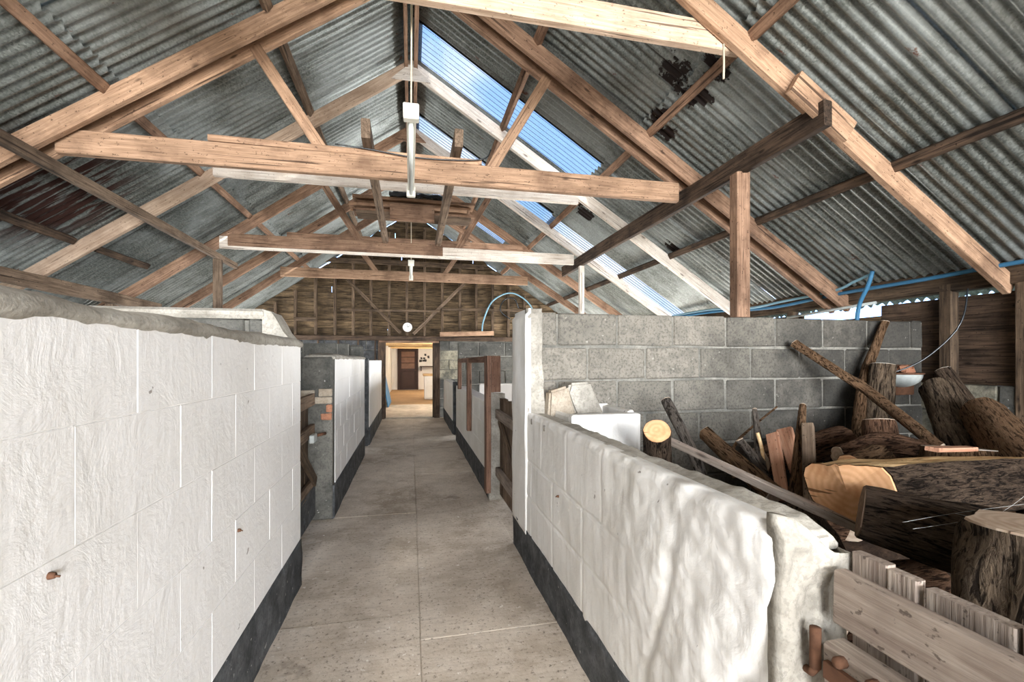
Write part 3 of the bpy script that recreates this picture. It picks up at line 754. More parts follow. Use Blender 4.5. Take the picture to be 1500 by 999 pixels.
for q in range(5): beam('joist', (-1.5, 11.3 + q * 1.9, 1.79), (2.1, 11.3 + q * 1.9, 1.79), .08, .12, 'bright_wood', c2)
cab = empty('low_cabinet', (.9, 14.8, 0), 'low white cabinet with a wooden top on the right beyond the doorway', 'cabinet')
box('body', (.42, 14.7, .02), (1.55, 15.4, .76), 'white', cab); box('worktop', (.38, 14.66, .76), (1.58, 15.45, .82), 'bright_wood', cab)
box('door', (.46, 14.67, .06), (.95, 14.70, .72), 'white_r', cab); box('door', (.97, 14.67, .06), (1.5, 14.70, .72), 'white_r', cab)
sh = empty('dark_wall_shelf', (.9, 19.8, .98), 'dark shelf on the white end wall beyond the doorway', 'shelf')
box('plank', (.36, 19.6, .97), (1.5, 19.99, 1.01), 'door_brown', sh); box('bracket', (.40, 19.7, .80), (.44, 19.99, .97), 'door_brown', sh)
for k, (yy, lb) in enumerate(((12.9, 'nearest of the blue boards leaning on the left wall beyond the doorway'), (13.5, 'middle of the blue boards leaning on the left wall beyond the doorway'),
                              (14.1, 'farthest of the blue boards leaning on the left wall beyond the doorway'))):
    o = beam('blue_board', (-.60, yy, .005), (-.775, yy, .92 - .04 * k), .5, .03, 'blue_board', None, up=(1, 0, 0)); tag(o, lb, 'board', 'blue boards beyond the doorway')
for lx, ly in ((.95, 12.6), (1.2, 17.6)):  # bulbs added out of sight to brighten the room
    tube('added_flex', [(lx, ly, 1.86), (lx, ly, 1.66)], .006, 'black', c2)
    tube('added_bulb', [(lx, ly, 1.66), (lx, ly, 1.63), (lx, ly, 1.60), (lx, ly, 1.57)], [.015, .03, .034, .012], 'tube', c2)
pl = bpy.data.objects.new('lamp_light', bpy.data.lights.new('lamp_light', 'POINT')); COL.objects.link(pl)  # fill light for the added bulbs
pl.location = (.95, 12.6, 1.5); pl.data.energy = 34; pl.data.color = (1, .9, .76); pl.data.shadow_soft_size = .06
pl2 = bpy.data.objects.new('lamp_light', bpy.data.lights.new('lamp_light', 'POINT')); COL.objects.link(pl2)
pl2.location = (1.2, 17.6, 1.5); pl2.data.energy = 34; pl2.data.color = (1, .88, .7); pl2.data.shadow_soft_size = .06
# front gable above the open front (behind the camera)
g2 = empty('wall_front', (0, YF, 3), kind='structure')
z = 2.95
while z < 4.45:
    zm = z + .08; xa = -(4.5 - zm) / SL; xb = (4.5 - zm) / SR
    if xb - xa > .1: beam('board', (xa, YF + .03, zm), (xb, YF + .03, zm), .02, .17, 'board_dark', g2)
    z += .16
beam('lintel', (-2.2, YF + .05, 2.9), (2.4, YF + .05, 2.9), .1, .14, 'timber_dark', g2)

# ------------------------------------------------------------------ timbers and posts up in the roof
def T(o, lb, cat, group=None): return tag(o, lb, cat, group)
T(beam('roof_rail', (2.40, 2.22, 2.74), (2.40, 7.0, 2.70), .055, .15, 'timber_char', None, n=8, rough=.01), 'dark charred rail along the right side, carried on two posts', 'beam')
T(beam('roof_rail', (-2.36, .9, 2.60), (-2.36, 6.95, 2.57), .05, .085, 'timber_old', None, n=10, rough=.012), 'long thin weathered rail along the left side above the white wall', 'beam')
T(beam('roof_rail', (-3.26, .9, 2.0), (-3.26, 6.9, 1.96), .06, .13, 'timber_old', None, n=10, rough=.012), 'low weathered rail just above the top of the left white wall', 'beam')
T(beam('roof_post', (2.40, 2.955, 1.595), (2.40, 2.955, 2.665), .11, .10, 'timber_red', None, rough=.008), 'stout brown post standing on the grey block wall', 'post', 'roof posts')
T(beam('roof_post', (2.40, 6.2, 0), (2.40, 6.2, 2.63), .07, .07, 'timber_pale_sunlit', None), 'pale post behind the grey block wall, by the white pier', 'post', 'roof posts')
T(beam('roof_post', (-2.36, 6.36, 1.50), (-2.36, 6.36, 2.535), .09, .08, 'timber_old', None), 'post on the left under the end of the thin rail', 'post', 'roof posts')
T(beam('roof_post', (-3.26, 5.9, 0), (-3.26, 5.9, 1.9), .07, .07, 'timber_old', None), 'stub post under the low left rail', 'post', 'roof posts')
T(beam('joint_block', (2.22, 2.28, 2.93), (2.62, 2.28, 2.67), .045, .15, 'timber', None), 'short timber cleat nailed to the nearest right rafter', 'cleat')
T(beam('roof_joist', (-.32, 3.42, 2.945), (-.335, 6.45, 2.875), .065, .14, 'timber_old', None, n=6), 'left one of two joists laid over the tie beams', 'joist', 'joists over the ties')
T(beam('roof_joist', (.35, 3.42, 2.945), (.36, 6.45, 2.875), .065, .14, 'timber_old', None, n=6), 'right one of two joists laid over the tie beams', 'joist', 'joists over the ties')
names = ['lowest', 'second lowest', 'middle', 'second highest', 'highest']
for k in range(5):
    y = 5.62 + .05 * (k % 2)
    T(beam('stacked_board', (-.62 - .04 * (k % 3), y, 2.99 + .045 * k), (.66 + .05 * ((k + 1) % 3), y + .02, 2.99 + .045 * k), .24, .036, R.choice(['timber_red', 'timber_old', 'timber']), None),
      names[k] + ' board of the stack resting on the joists under the ridge', 'board', 'boards stacked on the joists')
T(beam('plywood_panel', (-.24, 5.46, 3.0), (.27, 5.46, 3.0), .016, .21, 'timber_red', None), 'brown plywood panel hanging in front of the stacked boards', 'panel')
me = bpy.data.meshes.new('sheet'); bm = bmesh.new()
bmesh.ops.create_grid(bm, x_segments=22, y_segments=12, size=.5)
for q in bm.verts:
    x, y = q.co.x, q.co.y
    q.co = Vector((.06 + x * .62, 5.66 + y * .40, 3.225 + .05 * (1 - (2 * y) ** 2) + .025 * nz3(x * 9, y * 9, 3)))
r_ = bmesh.ops.solidify(bm, geom=list(bm.faces), thickness=.03)
bm.to_mesh(me); bm.free()
T(link('plastic_sheet', recalc(me), 'black'), 'shiny black plastic sheet folded on the stacked boards', 'plastic sheet')
# fluorescent battens
def batten(y0, y1, z, label, chain=True):
    b = empty('fluorescent_batten', (0, (y0 + y1) / 2, z), label, 'light fitting', 'fluorescent battens')
    beam('casing', (.0, y0, z + .03), (.0, y1, z + .03), .05, .035, 'cream', b)
    box('end_cap', (-.042, y0 - .01, z - .03), (.042, y0 + .045, z + .055), 'cream', b, .006)
    box('end_cap', (-.034, y1 - .045, z - .03), (.034, y1, z + .05), 'cream', b, .006)
    tube('tube', [(0, y0 + .04, z - .012), (0, y1 - .04, z - .012)], .014, 'tube', b, 10)
    if chain: tube('chain', [(0, y0 + .2, z + .05), (.004, y0 + .2, 3.4), (0, y0 + .2, 4.36)], .005, 'string', b, 6); tube('chain', [(0, y1 - .2, z + .05), (0, y1 - .2, 4.36)], .004, 'string', b, 6)
batten(2.50, 3.72, 2.60, 'nearest cream fluorescent batten hanging below the ridge')
batten(6.7, 7.95, 2.66, 'second cream fluorescent batten, before the farthest tie beam')
tag(tube('cable', bez([(-.55, 3.58, 2.88), (-.3, 3.57, 2.86), (0, 3.575, 2.835), (.3, 3.575, 2.84), (.56, 3.57, 2.87), (.62, 3.57, 2.95)]), .005, 'black'), 'thin cable lying along the brown low tie beam', 'cable')
tag(tube('cord', [(1.76, 2.30, 3.10), (1.762, 2.30, 2.98), (1.76, 2.30, 2.90)], .006, 'string'), 'short pale cord hanging from the nearest right rafter', 'cord')
tag(tube('twine', bez([(-2.32, 2.2, 2.66), (-2.33, 2.23, 2.6), (-2.29, 2.22, 2.52), (-2.3, 2.2, 2.46), (-2.33, 2.24, 2.5)]), .004, 'string'), 'scrap of twine knotted round the thin left rail', 'twine')
# small things on the far gable
ck = empty('round_clock', (-.075, YG - .1, 1.98), 'small white round clock above the doorway', 'clock')
def disc(name, c, r, th, mat, parent, n=24):
    v = []; f = []
    for yy in (-th / 2, th / 2):
        for k in range(n): a = 2 * math.pi * k / n; v.append((c[0] + r * math.cos(a), c[1] + yy, c[2] + r * math.sin(a)))
    f.append(tuple(range(n))); f.append(tuple(range(2 * n - 1, n - 1, -1)))
    for k in range(n): f.append((k, (k + 1) % n, n + (k + 1) % n, n + k))
    return link(name, recalc(mesh(name, v, f)), mat, parent)
disc('case', (-.075, YG - .105, 1.98), .115, .05, 'timber_dark', ck); cf = disc('face', (-.075, YG - .135, 1.98), .098, .012, 'clock_white', ck)
beam('hand', (-.075, YG - .143, 1.98), (-.03, YG - .143, 2.01), .006, .008, 'black', cf); beam('hand', (-.075, YG - .143, 1.98), (-.085, YG - .143, 2.05), .006, .006, 'black', cf)
T(beam('pale_plank', (.62, YG - .09, 1.84), (1.82, YG - .09, 1.875), .03, .10, 'timber', None), 'pale pinkish plank fixed to the gable right of the clock', 'plank')
tag(tube('hose', bez([(1.55, YG - .12, 1.92), (1.58, YG - .12, 2.15), (1.75, YG - .12, 2.55), (2.0, YG - .12, 2.74), (2.25, YG - .12, 2.79), (2.5, YG - .12, 2.68), (2.68, YG - .12, 2.5), (2.75, YG - .12, 2.3)]), .017, 'pale_pipe'), 'pale blue hose looped on the far gable', 'hose')
tag(tube('hose', bez([(2.2, YG - .09, 2.2), (2.0, YG - .09, 2.35), (1.98, YG - .09, 2.5), (2.1, YG - .09, 2.66), (2.3, YG - .09, 2.66), (2.4, YG - .09, 2.45)]), .012, 'black'), 'dark hose coiled inside the pale blue hose loop', 'hose')
# blue water pipe under the right eave
pp = empty('water_pipe', (3.95, 3, 1.9), 'blue plastic water pipe running under the right eave', 'pipe')
tube('run', bez([(3.95, 1.2, 1.93), (3.95, 2.2, 1.93), (3.93, 2.8, 1.91), (3.93, 3.5, 1.90), (3.9, 4.1, 1.86), (3.88, 4.5, 1.86), (3.93, 5.4, 1.92), (3.95, 7.0, 1.93)]), .016, 'blue_pipe', pp)
tube('run', bez([(3.90, 3.2, 2.02), (3.90, 3.35, 1.98), (3.90, 3.55, 1.93), (3.86, 4.1, 1.90), (3.84, 4.6, 1.88), (3.9, 5.4, 1.95), (3.93, 6.8, 1.95)]), .013, 'pale_pipe', pp)
tube('drop', bez([(3.86, 3.14, 2.04), (3.86, 3.18, 1.92), (3.87, 3.27, 1.75), (3.88, 3.3, 1.5), (3.9, 3.3, 1.0)]), .017, 'blue_pipe', pp)
tag(tube('dangling_cable', bez([(3.96, 2.52, 1.80), (3.92, 2.52, 1.6), (3.86, 2.56, 1.45), (3.74, 2.66, 1.28), (3.6, 2.75, 1.19), (3.5, 2.82, 1.17)]), .006, 'black'), 'thin dark cable sagging in the corner above the logs', 'cable')
tag(tube('slit_rod', [(3.97, 3.2, 1.78), (3.97, 4.16, 1.735)], .013, 'enamel'), 'pale rod added as the bright slit of daylight under the right eave', 'rod')  # rod added to imitate a bright slit of daylight

# ------------------------------------------------------------------ gates and the frame on the right middle wall
gt = empty('stall_gate', (.8, .2, 0), 'low grey wooden gate at the end of the right white wall', 'gate', 'stall gates')
beam('rail', (.80, .715, .828), (.80, -.9, .828), .03, .098, 'gate_grey', gt, n=6)
beam('rail', (.775, .70, .700), (.775, -.9, .700), .05, .12, 'gate_grey', gt, n=6)
beam('rail', (.80, .715, .25), (.80, -.9, .25), .03, .10, 'gate_grey', gt)
yy = .725
for wd, gp, tz in ((.062, .002, .905), (.050, .012, .900), (.12, .004, .895), (.10, .004, .9), (.11, .005, .9), (.1, .004, .9), (.1, .004, .9), (.1, .004, .9)):
    beam('board', (.855, yy - wd / 2, .06), (.855, yy - wd / 2, tz), wd, .024, 'gate_grey', gt, up=(1, 0, 0)) ; yy -= wd + gp
hs = beam('hinge_strap', (.742, .69, .715), (.742, .25, .715), .012, .03, 'rust', gt)
tube('hinge_pin', [(.745, .715, .775), (.745, .715, .70)], .010, 'rust', gt, 10)
tube('hinge_pin', [(.745, .715, .70), (.752, .73, .68), (.76, .78, .672)], .008, 'rust', gt, 8)
for y_ in (.66, .60, .52, .45): tube('bolt', [(.748, y_, .745), (.732, y_, .745), (.728, y_, .745)], [.010, .010, .006], 'rust', hs, 8)

gt = empty('stall_gate', (-.75, 3.3, 0), 'weathered stall gate between the first and second left walls', 'gate', 'stall gates')
for k in range(8): beam('board', (-.79, 2.86 + .125 * k, .08), (-.79, 2.86 + .125 * k, .99), .11, .022, 'timber_dark', gt, up=(1, 0, 0))
for z_ in (.96, .72, .30): beam('rail', (-.755, 2.83, z_), (-.755, 3.84, z_ + .01), .03, .09, 'timber_old', gt)
beam('brace', (-.73, 2.85, .95), (-.73, 3.80, .33), .02, .08, 'timber_dark', gt)
box('latch', (-.735, 3.60, .66), (-.70, 3.72, .72), 'enamel', gt)
tube('bolt', [(-.70, 3.74, .70), (-.66, 3.82, .70)], .012, 'rust', gt)
box('kick_board', (-.78, 2.82, .05), (-.74, 3.86, .30), 'tar', gt)

gt = empty('stall_gate', (.76, 3.6, 0), 'brown stall gate between the tall pier and the reddish wooden frame', 'gate', 'stall gates')
for k in range(7): beam('board', (.80, 3.19 + .135 * k, .06), (.80, 3.19 + .135 * k, .93 + .01 * (k % 2)), .125, .022, 'timber_old', gt, up=(1, 0, 0))
for z_ in (.78, .26): beam('rail', (.765, 3.13, z_), (.765, 4.06, z_ + .01), .04, .08, 'gate_grey', gt)
beam('brace', (.77, 3.15, .30), (.77, 4.0, .74), .02, .07, 'timber_old', gt)
gt = empty('stall_gate', (.76, 7.5, 0), 'dark stall gate between the second and third right walls', 'gate', 'stall gates')
for k in range(4): beam('board', (.78, 7.36 + .13 * k, .06), (.78, 7.36 + .13 * k, .85), .12, .022, 'timber_char', gt, up=(1, 0, 0))
beam('rail', (.755, 7.30, .7), (.755, 7.80, .7), .03, .08, 'timber_char', gt)
gt = empty('stall_gate', (-.7, 6.75, 0), 'dark stall gate between the second and third left walls', 'gate', 'stall gates')
for k in range(4): beam('board', (-.72, 6.54 + .14 * k, .06), (-.72, 6.54 + .14 * k, 1.1), .13, .022, 'timber_char', gt, up=(1, 0, 0))
beam('rail', (-.70, 6.48, .9), (-.70, 7.05, .9), .03, .08, 'timber_char', gt)

fr = empty('wooden_frame', (.69, 5.2, .1), 'reddish wooden frame standing up from the second right wall', 'frame')
beam('post', (.675, 4.06, .09), (.675, 4.06, 1.315), .045, .11, 'frame_red', fr, up=(0, 1, 0))
beam('post', (.75, 4.10, .985), (.75, 4.10, 1.315), .10, .05, 'frame_red', fr, up=(0, 1, 0))
beam('post', (.672, 5.40, .44), (.672, 5.40, 1.30), .05, .10, 'frame_red', fr, up=(0, 1, 0))
beam('post', (.68, 6.55, .86), (.68, 6.55, 1.26), .05, .10, 'frame_red', fr, up=(0, 1, 0))
beam('top_rail', (.70, 4.02, 1.285), (.70, 6.62, 1.265), .08, .06, 'frame_red', fr)
tr = empty('white_hurdle', (1.2, 5.6, .8), 'white board edge seen through the reddish wooden frame', 'hurdle')
box('face', (.86, 5.8, .55), (1.75, 5.84, .96), 'white', tr); box('edge', (.86, 5.78, .955), (1.75, 5.86, .975), 'white', tr)

# ------------------------------------------------------------------ log bay
lit = []
n1, n2 = 44, 40; v = []; f = []
for j in range(n2 + 1):
    for i in range(n1 + 1):
        x = .86 + 3.17 * i / n1; y = -.9 + 3.77 * j / n2
        h = .50 * math.exp(-((y - 1.9) / 1.0) ** 2) * (1 - .25 * math.exp(-((x - .9) / .3) ** 2)) + .03 * nz3(x * 5, y * 5, 2) + .02 * nz3(x * 14, y * 14, 2)
        if i in (0, n1) or j in (0, n2): h -= .05
        v.append((x, y, max(h, -.05)))
for j in range(n2):
    for i in range(n1):
        q = j * (n1 + 1) + i; f.append((q, q + 1, q + n1 + 2, q + n1 + 1))
tag(link('bark_litter', mesh('bark_litter', v, f, True), 'earth'), 'dark bark litter heaped under the pile of logs', 'bark litter', kind='stuff')

def log(name, pts, r, bark, cut, label, amp=.10, seg=20, rings=10, cat='log', group='logs in the right bay', flare=0.0, section=None, tilt0=0.0, tilt1=0.0):
    """a length of tree: bark skin with a separate cut face at each end. section: angle -> radius factor"""
    P = bez(pts, max(2, rings // (len(pts) - 1))) if len(pts) > 2 else [Vector(pts[0]).lerp(Vector(pts[1]), i / rings) for i in range(rings + 1)]
    mw, L = axis_matrix(pts[0], pts[-1]); inv = mw.inverted(); Q = [inv @ p for p in P]; n = len(Q)
    sd = R.random() * 80; v = []; f = []
    for i, q in enumerate(Q):
        t = i / (n - 1)
        rr = (r[0] + (r[1] - r[0]) * t) if isinstance(r, (tuple, list)) else r
        rr *= 1 + flare * max(0, t - .45) ** 2 * 4
        for k in range(seg):
            a = 2 * math.pi * k / seg
            m = section(a) if section else 1.0
            e = 1 - amp * .55 * abs(nz3(math.cos(a) * 7 + sd, math.sin(a) * 7, t * L * 5)) * 2 + amp * nz3(math.cos(a) * 1.6 + sd, math.sin(a) * 1.6, t * L * 3) + amp * .6 * nz3(math.cos(a) * 5 + sd, math.sin(a) * 5, t * L * 9)
            if flare: e += flare * .28 * max(0, t - .25) * math.cos(5 * a + sd)
            x = q.x
            if i == 0: x += tilt0 * math.sin(a) * rr
            if i == n - 1: x += tilt1 * math.sin(a) * rr
            v.append((x, q.y + math.cos(a) * rr * m * e, q.z + math.sin(a) * rr * m * e))
    for i in range(n - 1):
        for k in range(seg):
            a = i * seg + k; b = i * seg + (k + 1) % seg; f.append((a, b, b + seg, a + seg))
    e0 = v[:seg]; e1 = v[-seg:]
    # close the ends a little inside, the cut faces sit proud as parts
    o = link(name, recalc(mesh(name, v, f, True)), bark, None, mw)
    if section is half: o.data.materials.append(M['bright_wood'])
    for p in o.data.polygons:
        if section is half and p.index // seg < n and math.sin(2 * math.pi * ((p.index % seg) + .5) / seg + .16) > .46: p.material_index = 1; p.use_smooth = False
    for ring, s in ((e0, -1), (e1, 1)):
        c = sum((Vector(q) for q in ring), Vector()) / seg
        vv = [c + Vector((s * .006, 0, 0))] + [c + (Vector(q) - c) * .5 + Vector((s * .0055, 0, 0)) for q in ring] + [c + (Vector(q) - c) * .955 + Vector((s * .004, 0, 0)) for q in ring] + [c + (Vector(q) - c) * .97 + Vector((-s * .002, 0, 0)) for q in ring]
        ff = []
        for k in range(seg):
            k2 = (k + 1) % seg; ff.append((0, 1 + k, 1 + k2))
            for q in (0, seg): ff.append((1 + q + k, 1 + q + seg + k, 1 + q + seg + k2, 1 + q + k2))
        mm = mesh('cut_face', [x - c for x in vv], ff)
        link('cut_face', recalc(mm), cut, o, mw @ Matrix.Translation(c))
    return tag(o, label, cat, group)
def half(a): s = math.sin(a + .16); return 1.0 if s <= .42 else min(1.0, .42 / s)          # flat side up
def wedge(a): return 1 / max(abs(math.cos(a)), abs(math.cos(a + 2.1)), abs(math.cos(a - 2.1)), .5) * .75

log('cut_log', [(1.15, 1.98, .94), (1.33, 2.28, .60)], (.066, .075), 'bark_dark', 'cut_fresh', 'short dark log showing a round orange cut face beside the white trough', .05)
log('branch', [(1.585, 2.62, 1.02), (1.56, 2.42, .87), (1.575, 2.3, .72), (1.6, 2.2, .50)], (.034, .034), 'bark_grey', 'cut_old', 'grey branch leaning up behind the round orange log end', .12, 12, 12, 'branch')
log('split_log', [(1.70, 2.38, .845), (1.72, 1.88, .62)], (.055, .07), 'bark_tan', 'cut_old', 'tan split log with ridged bark behind the long pale board', .14, 16, section=wedge)
log('branch', [(1.985, 2.32, .985), (1.955, 2.26, .84), (1.886, 2.16, .70), (1.84, 2.05, .56)], (.014, .036), 'bark_grey', 'cut_old', 'taller prong of the forked grey branch', .1, 12, 12, 'branch')
log('branch', [(1.76, 2.17, .84), (1.87, 2.15, .70), (1.86, 2.07, .58)], (.022, .034), 'bark_grey', 'cut_old', 'lower prong leaning against the forked grey branch', .1, 12, 12, 'branch')
tag(tube('twig', bez([(2.40, 2.6, .965), (2.2, 2.6, .83), (2.05, 2.55, .75), (1.96, 2.5, .66), (1.95, 2.45, .55)]), [.006 + .0003 * i for i in range(25)], 'bark_tan'), 'thin curved twig against the grey block wall', 'twig')
tag(tube('twig', bez([(1.90, 2.2, .87), (1.91, 2.18, .79), (1.90, 2.15, .70)]), .010, 'bright_wood'), 'pale splinter beside the forked grey branch', 'twig')
T(beam('long_board', (1.22, 2.03, .89), (1.56, 1.30, .675), .028, .04, 'gate_grey', None, roll=.3, n=5, rough=.01), 'long pale board slanting down behind the white wall', 'board')
T(beam('split_stick', (1.955, 2.15, .865), (1.775, 1.88, .59), .062, .03, 'split_pink', None, roll=.5, taper=.8, rough=.008), 'pinkish split stick just right of the forked branch', 'firewood', 'split sticks')
T(beam('split_stick', (2.08, 2.2, .885), (2.04, 2.06, .64), .075, .04, 'split_pink', None, roll=.7, taper=.75, rough=.01), 'short broad split stick behind the pinkish one', 'firewood', 'split sticks')
log('branch', [(2.165, 2.16, 1.02), (1.98, 2.0, .80), (1.80, 1.85, .56)], (.018, .035), 'bark_tan', 'cut_old', 'round brown stick standing up left of the squared timber', .08, 12, 12, 'branch')
T(beam('squared_timber', (2.035, 2.0, .935), (1.79, 1.74, .55), .055, .045, 'timber_old', None, roll=.2), 'squared timber standing in the pile right of the round brown stick', 'timber')
log('fibrous_log', [(2.2, 2.52, .63), (2.80, 2.46, .745)], (.092, .105), 'bark_brown', 'cut_old', 'reddish fibrous log lying along the grey block wall', .12)
log('branch', [(2.735, 2.80, 1.40), (2.95, 2.62, 1.18), (3.03, 2.5, 1.07), (2.97, 2.2, .90), (2.93, 2.0, .78)], (.030, .036), 'bark_tan', 'cut_old', 'long brown branch slanting across the grey block wall', .16, 14, 16, 'branch')
log('branch', [(3.60, 2.83, 1.57), (3.42, 2.78, 1.33), (3.32, 2.75, 1.18), (3.15, 2.66, .9), (3.08, 2.6, .6)], (.030, .045), 'bark_tan', 'cut_old', 'upright crooked branch leaning in the back corner', .18, 14, 16, 'branch')
log('split_stump', [(3.36, 2.66, 1.235), (3.22, 2.6, .70)], (.085, .095), 'bark_rot', 'cut_grey', 'upright weathered split log beside the enamel bowl', .1)
log('leaning_log', [(3.60, 2.47, 1.08), (3.20, 2.0, .62)], (.10, .115), 'bark_rot', 'cut_grey', 'thick rotten log leaning right of the enamel bowl', .12)
log('leaning_log', [(3.87, 2.62, 1.20), (3.84, 2.4, .9), (3.8, 2.2, .6)], (.05, .066), 'bark_dark', 'cut_grey', 'thinner dark log leaning behind the thick rotten one', .12)
log('leaning_log', [(3.40, 2.09, .95), (2.93, 1.58, .70)], (.11, .125), 'bark_tan', 'cut_old', 'big tan log leaning at the right edge of the picture', .1)
log('cut_stump', [(2.88, 2.30, .895), (2.84, 2.24, .62)], (.085, .11), 'bark_brown', 'cut_old', 'small upright stump with a pale sawn top under the long branch', .08)
log('gnarled_root', [(2.36, 2.12, .74), (2.62, 2.1, .80), (2.92, 2.06, .74)], (.05, .075), 'bark_brown', 'cut_old', 'gnarled brown root lying before the small upright stump', .3)
log('broad_stump', [(2.975, 1.93, .79), (2.95, 1.90, .45)], (.20, .22), 'bark_tan', 'cut_grey', 'broad stump with a grey-white sawn top behind the halved log', .06, 26)
log('halved_log', [(1.52, 1.33, .835), (2.1, 1.47, .795), (2.95, 1.66, .72)], (.165, .185), 'bark_dark', 'cut_fresh', 'large halved log with bright orange end and dark bark', .10, 30, 14, section=half, tilt0=-.25)
T(beam('bark_splinter', (1.60, 1.33, .90), (1.64, 1.30, .79), .035, .02, 'timber_old', None, taper=.6), 'dark splinter of bark against the orange end of the halved log', 'splinter')
T(beam('sawn_slab', (2.30, 1.60, .875), (2.66, 1.68, .85), .05, .02, 'split_pink', None), 'thin pale slab lying on top of the halved log', 'slab')
log('round_bark_piece', [(2.08, 1.80, .745), (2.32, 1.86, .77)], (.075, .08), 'bark_tan', 'cut_fresh', 'rounded orange-brown billet behind the halved log', .12)
log('dark_log', [(1.43, 1.20, .785), (1.72, .89, .72)], (.09, .12), 'bark_dark', 'cut_dark', 'dark ridged log lying below the halved log', .14, 24)
log('root_stump', [(1.46, .74, .885), (1.42, .73, .62), (1.42, .72, .25)], (.18, .21), 'bark_rot', 'cut_old', 'flared brown root stump behind the near grey gate', .14, 34, 14, flare=.9)
fill = [((1.1, 1.7, .60), (1.5, 2.0, .55), .07, 'dark short log under the round orange log end'), ((1.45, 1.75, .55), (1.9, 1.72, .52), .075, 'dark log below the long pale board'),
        ((1.35, 1.25, .58), (1.75, 1.75, .55), .085, 'dark log beneath the orange end of the halved log'), ((1.9, 1.65, .56), (2.5, 1.95, .55), .09, 'brown log between the squared timber and the halved log'),
        ((2.2, 1.3, .5), (2.9, 1.5, .5), .12, 'dark log supporting the halved log'), ((1.2, 1.15, .52), (1.7, 1.2, .5), .10, 'dark log beneath the ridged log'),
        ((2.3, 2.25, .56), (2.75, 2.2, .55), .08, 'brown log before the reddish fibrous log'), ((3.0, 2.45, .55), (3.5, 2.4, .55), .10, 'dark log at the foot of the weathered split log'),
        ((3.3, 1.7, .5), (3.8, 2.0, .5), .12, 'dark log under the leaning logs at the right'), ((1.25, 1.05, .58), (1.5, .75, .5), .07, 'dark log beside the root stump')][:9]
for a, b, rr, lb in fill: log('firewood_log', [a, b], (rr, rr * 1.05), R.choice(['bark_dark', 'bark_brown']), 'cut_old', lb, .1, 16, 6)
# stones, trough, bowl
def rock(name, pts, y0, y1, mat, label, cat, amp=.012):
    n = len(pts); v = [(x, y0 + .03 * nz3(x * 6, z * 6, 1), z) for x, z in pts] + [(x * .96 + .04 * pts[0][0], y1, z) for x, z in pts]
    f = [tuple(range(n)), tuple(range(2 * n - 1, n - 1, -1))] + [(k, (k + 1) % n, n + (k + 1) % n, n + k) for k in range(n)]
    me = recalc(mesh(name, v, f)); bm = bmesh.new(); bm.from_mesh(me)
    bmesh.ops.bevel(bm, geom=list(bm.edges), offset=.014, segments=2, affect='EDGES')
    bmesh.ops.triangulate(bm, faces=[q for q in bm.faces if len(q.verts) > 4])
    bmesh.ops.subdivide_edges(bm, edges=list(bm.edges), cuts=1)
    for q in bm.verts: c = q.co; q.co += Vector((nz3(c.x * 8, c.y * 8, c.z * 8), nz3(c.x * 8 + 9, c.y * 8, c.z * 8), nz3(c.x * 8, c.y * 8 + 9, c.z * 8))) * amp
    bm.to_mesh(me); bm.free()
    return tag(link(name, me, mat), label, cat)
rock('stone_slab', [(.81, .93), (1.0, .93), (.95, 1.115), (.82, 1.09)], 2.66, 2.74, 'stone', 'tan lump of stone leaning beside the pier', 'stone')
rock('stone_slab', [(1.0, .93), (1.19, .93), (1.14, 1.05), (1.09, 1.14), (.965, 1.13), (.945, 1.07)], 2.67, 2.82, 'cap', 'grey lump of concrete leaning on the block wall', 'stone')
th = empty('white_trough', (1.08, 2.5, .8), 'white-painted trough beside the stones at the block wall', 'trough')
box('front', (.86, 2.36, .55), (1.27, 2.42, .975), 'white_r', th, .01, .004); box('side', (1.22, 2.42, .55), (1.27, 2.80, .985), 'white_r', th, .01, .004)
box('back', (.86, 2.78, .55), (1.27, 2.83, .99), 'white_r', th, .01, .004); box('side', (.86, 2.42, .55), (.91, 2.78, .965), 'white_r', th, .01, .004)
box('base', (.86, 2.36, .45), (1.27, 2.83, .56), 'cap', th, .01, .004)
bl = empty('enamel_bowl', (3.79, 2.76, 1.1), 'half-round enamel drinking bowl fixed to the corner wall', 'bowl')
v = []; f = []; ns = 16; nr = 7
for j in range(nr + 1):
    ph = math.pi / 2 * j / nr
    for k in range(ns + 1):
        a = math.pi + math.pi * k / ns
        v.append((3.79 + .15 * math.sin(ph + .05) * math.cos(a), 2.875 + .15 * math.sin(ph + .05) * math.sin(a), 1.17 - .11 * math.cos(ph)))
for j in range(nr):
    for k in range(ns): q = j * (ns + 1) + k; f.append((q, q + 1, q + ns + 2, q + ns + 1))
me = mesh('dish', v, f, True); bm = bmesh.new(); bm.from_mesh(me); bmesh.ops.remove_doubles(bm, verts=bm.verts, dist=.0005); bmesh.ops.solidify(bm, geom=list(bm.faces), thickness=.006); bm.to_mesh(me); bm.free()
link('dish', recalc(me), 'enamel', bl)
tube('rim', [(3.79 + .155 * math.cos(math.pi + math.pi * k / 20), 2.875 + .155 * math.sin(math.pi + math.pi * k / 20), 1.172) for k in range(21)], .007, 'rust', bl)
box('bracket', (3.68, 2.85, 1.0), (3.92, 2.88, 1.24), 'rust', bl)
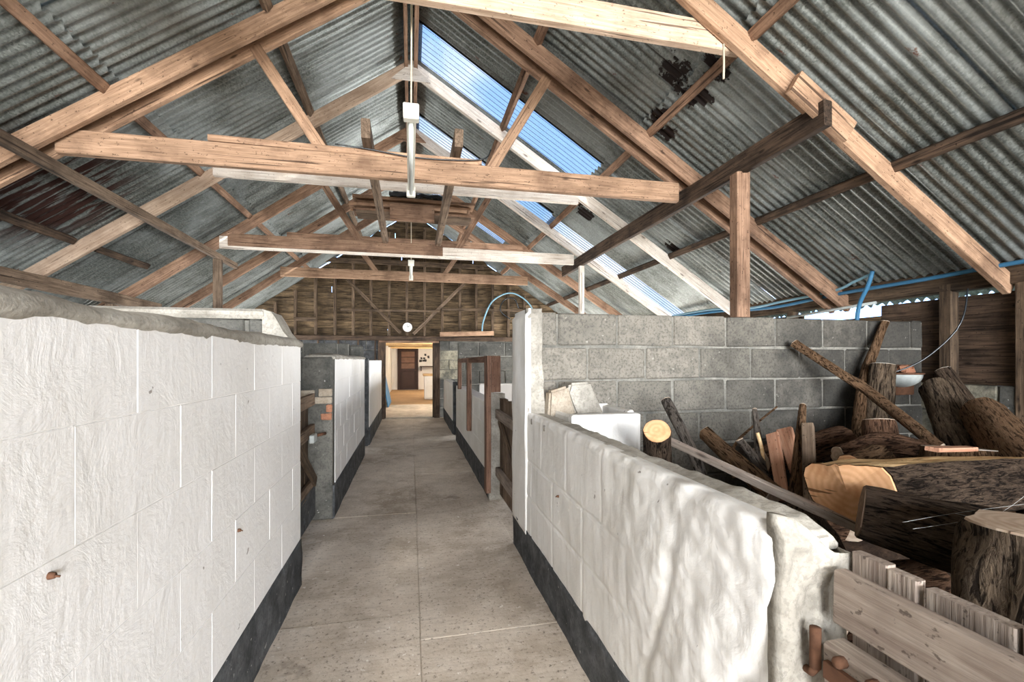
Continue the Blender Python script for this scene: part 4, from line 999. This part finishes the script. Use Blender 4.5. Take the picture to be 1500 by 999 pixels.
for (x, y, z, s_, lb) in ((3.74, 2.80, 1.205, .055, 'left brick scrap in the enamel bowl'), (3.83, 2.81, 1.20, .05, 'right brick scrap in the enamel bowl')):
    o = block('rubble', (x, y, z), (s_ * 1.5, s_, s_), 'brick', None, .012, .01, .5); tag(o, lb, 'rubble', 'rubble in the bowl')
# cobweb strands
cw = empty('cobweb', (1.5, .95, .86), 'grey cobweb strands stretched over the dark ridged log', 'cobweb')
for (a, b, c) in (((1.24, .93, .86), (1.4, .92, .875), (1.75, .95, .87)), ((1.26, .92, .845), (1.4, .92, .85), (1.55, .91, .868)), ((1.4, .92, .875), (1.5, .9, .865), (1.8, .98, .90))):
    tube('strand', bez([a, b, c], 5), .00035, 'cobweb', cw, 5)
# nails and old fixings in the white walls
for (x, y, z, lb) in ((WL + .004, .945, .905, 'rusty fixing low on the near left wall, by the frame edge'), (WL + .004, 1.83, .66, 'rusty fixing in the middle of the near left wall'), (WR - .008, 2.1, .62, 'rusty fixing in the near right white wall')):
    s_ = 1 if x < 0 else -1
    nl = empty('rusty_fixing', (x, y, z), lb, 'fixing', 'rusty fixings')
    disc_ = tube('plug', [(x - .004 * s_, y, z), (x + .006 * s_, y, z)], [.007, .005], 'rust', nl, 9); tube('nail', [(x, y, z), (x + .012 * s_, y + .002, z - .003)], .002, 'rust', nl, 6)
# tree outside, seen through the low end of the long rooflight
trr = empty('tree', (9.5, 13.5, 0), 'small leafy tree outside, seen through the long rooflight', 'tree')
tube('trunk', [(9.5, 13.5, -.12), (9.5, 13.55, 1.2), (9.45, 13.5, 2.2)], [.12, .09, .05], 'bark_grey', trr)
v = []; f = []
for k in range(900):
    d = Vector((R.gauss(0, 1), R.gauss(0, 1), R.gauss(0, 1))).normalized() * (R.random() ** .4)
    c = Vector((9.5, 13.5, 2.35)) + Vector((d.x * .75, d.y * .75, d.z * .62)); a = Vector((R.gauss(0, 1), R.gauss(0, 1), R.gauss(0, 1))).normalized(); b = a.orthogonal().normalized()
    q = len(v); v += [c - a * .09, c + b * .035, c + a * .09, c - b * .035]; f.append((q, q + 1, q + 2, q + 3))
cr_ = link('crown', mesh('crown', v, f), 'leaf', trr); cr_['kind'] = 'stuff'
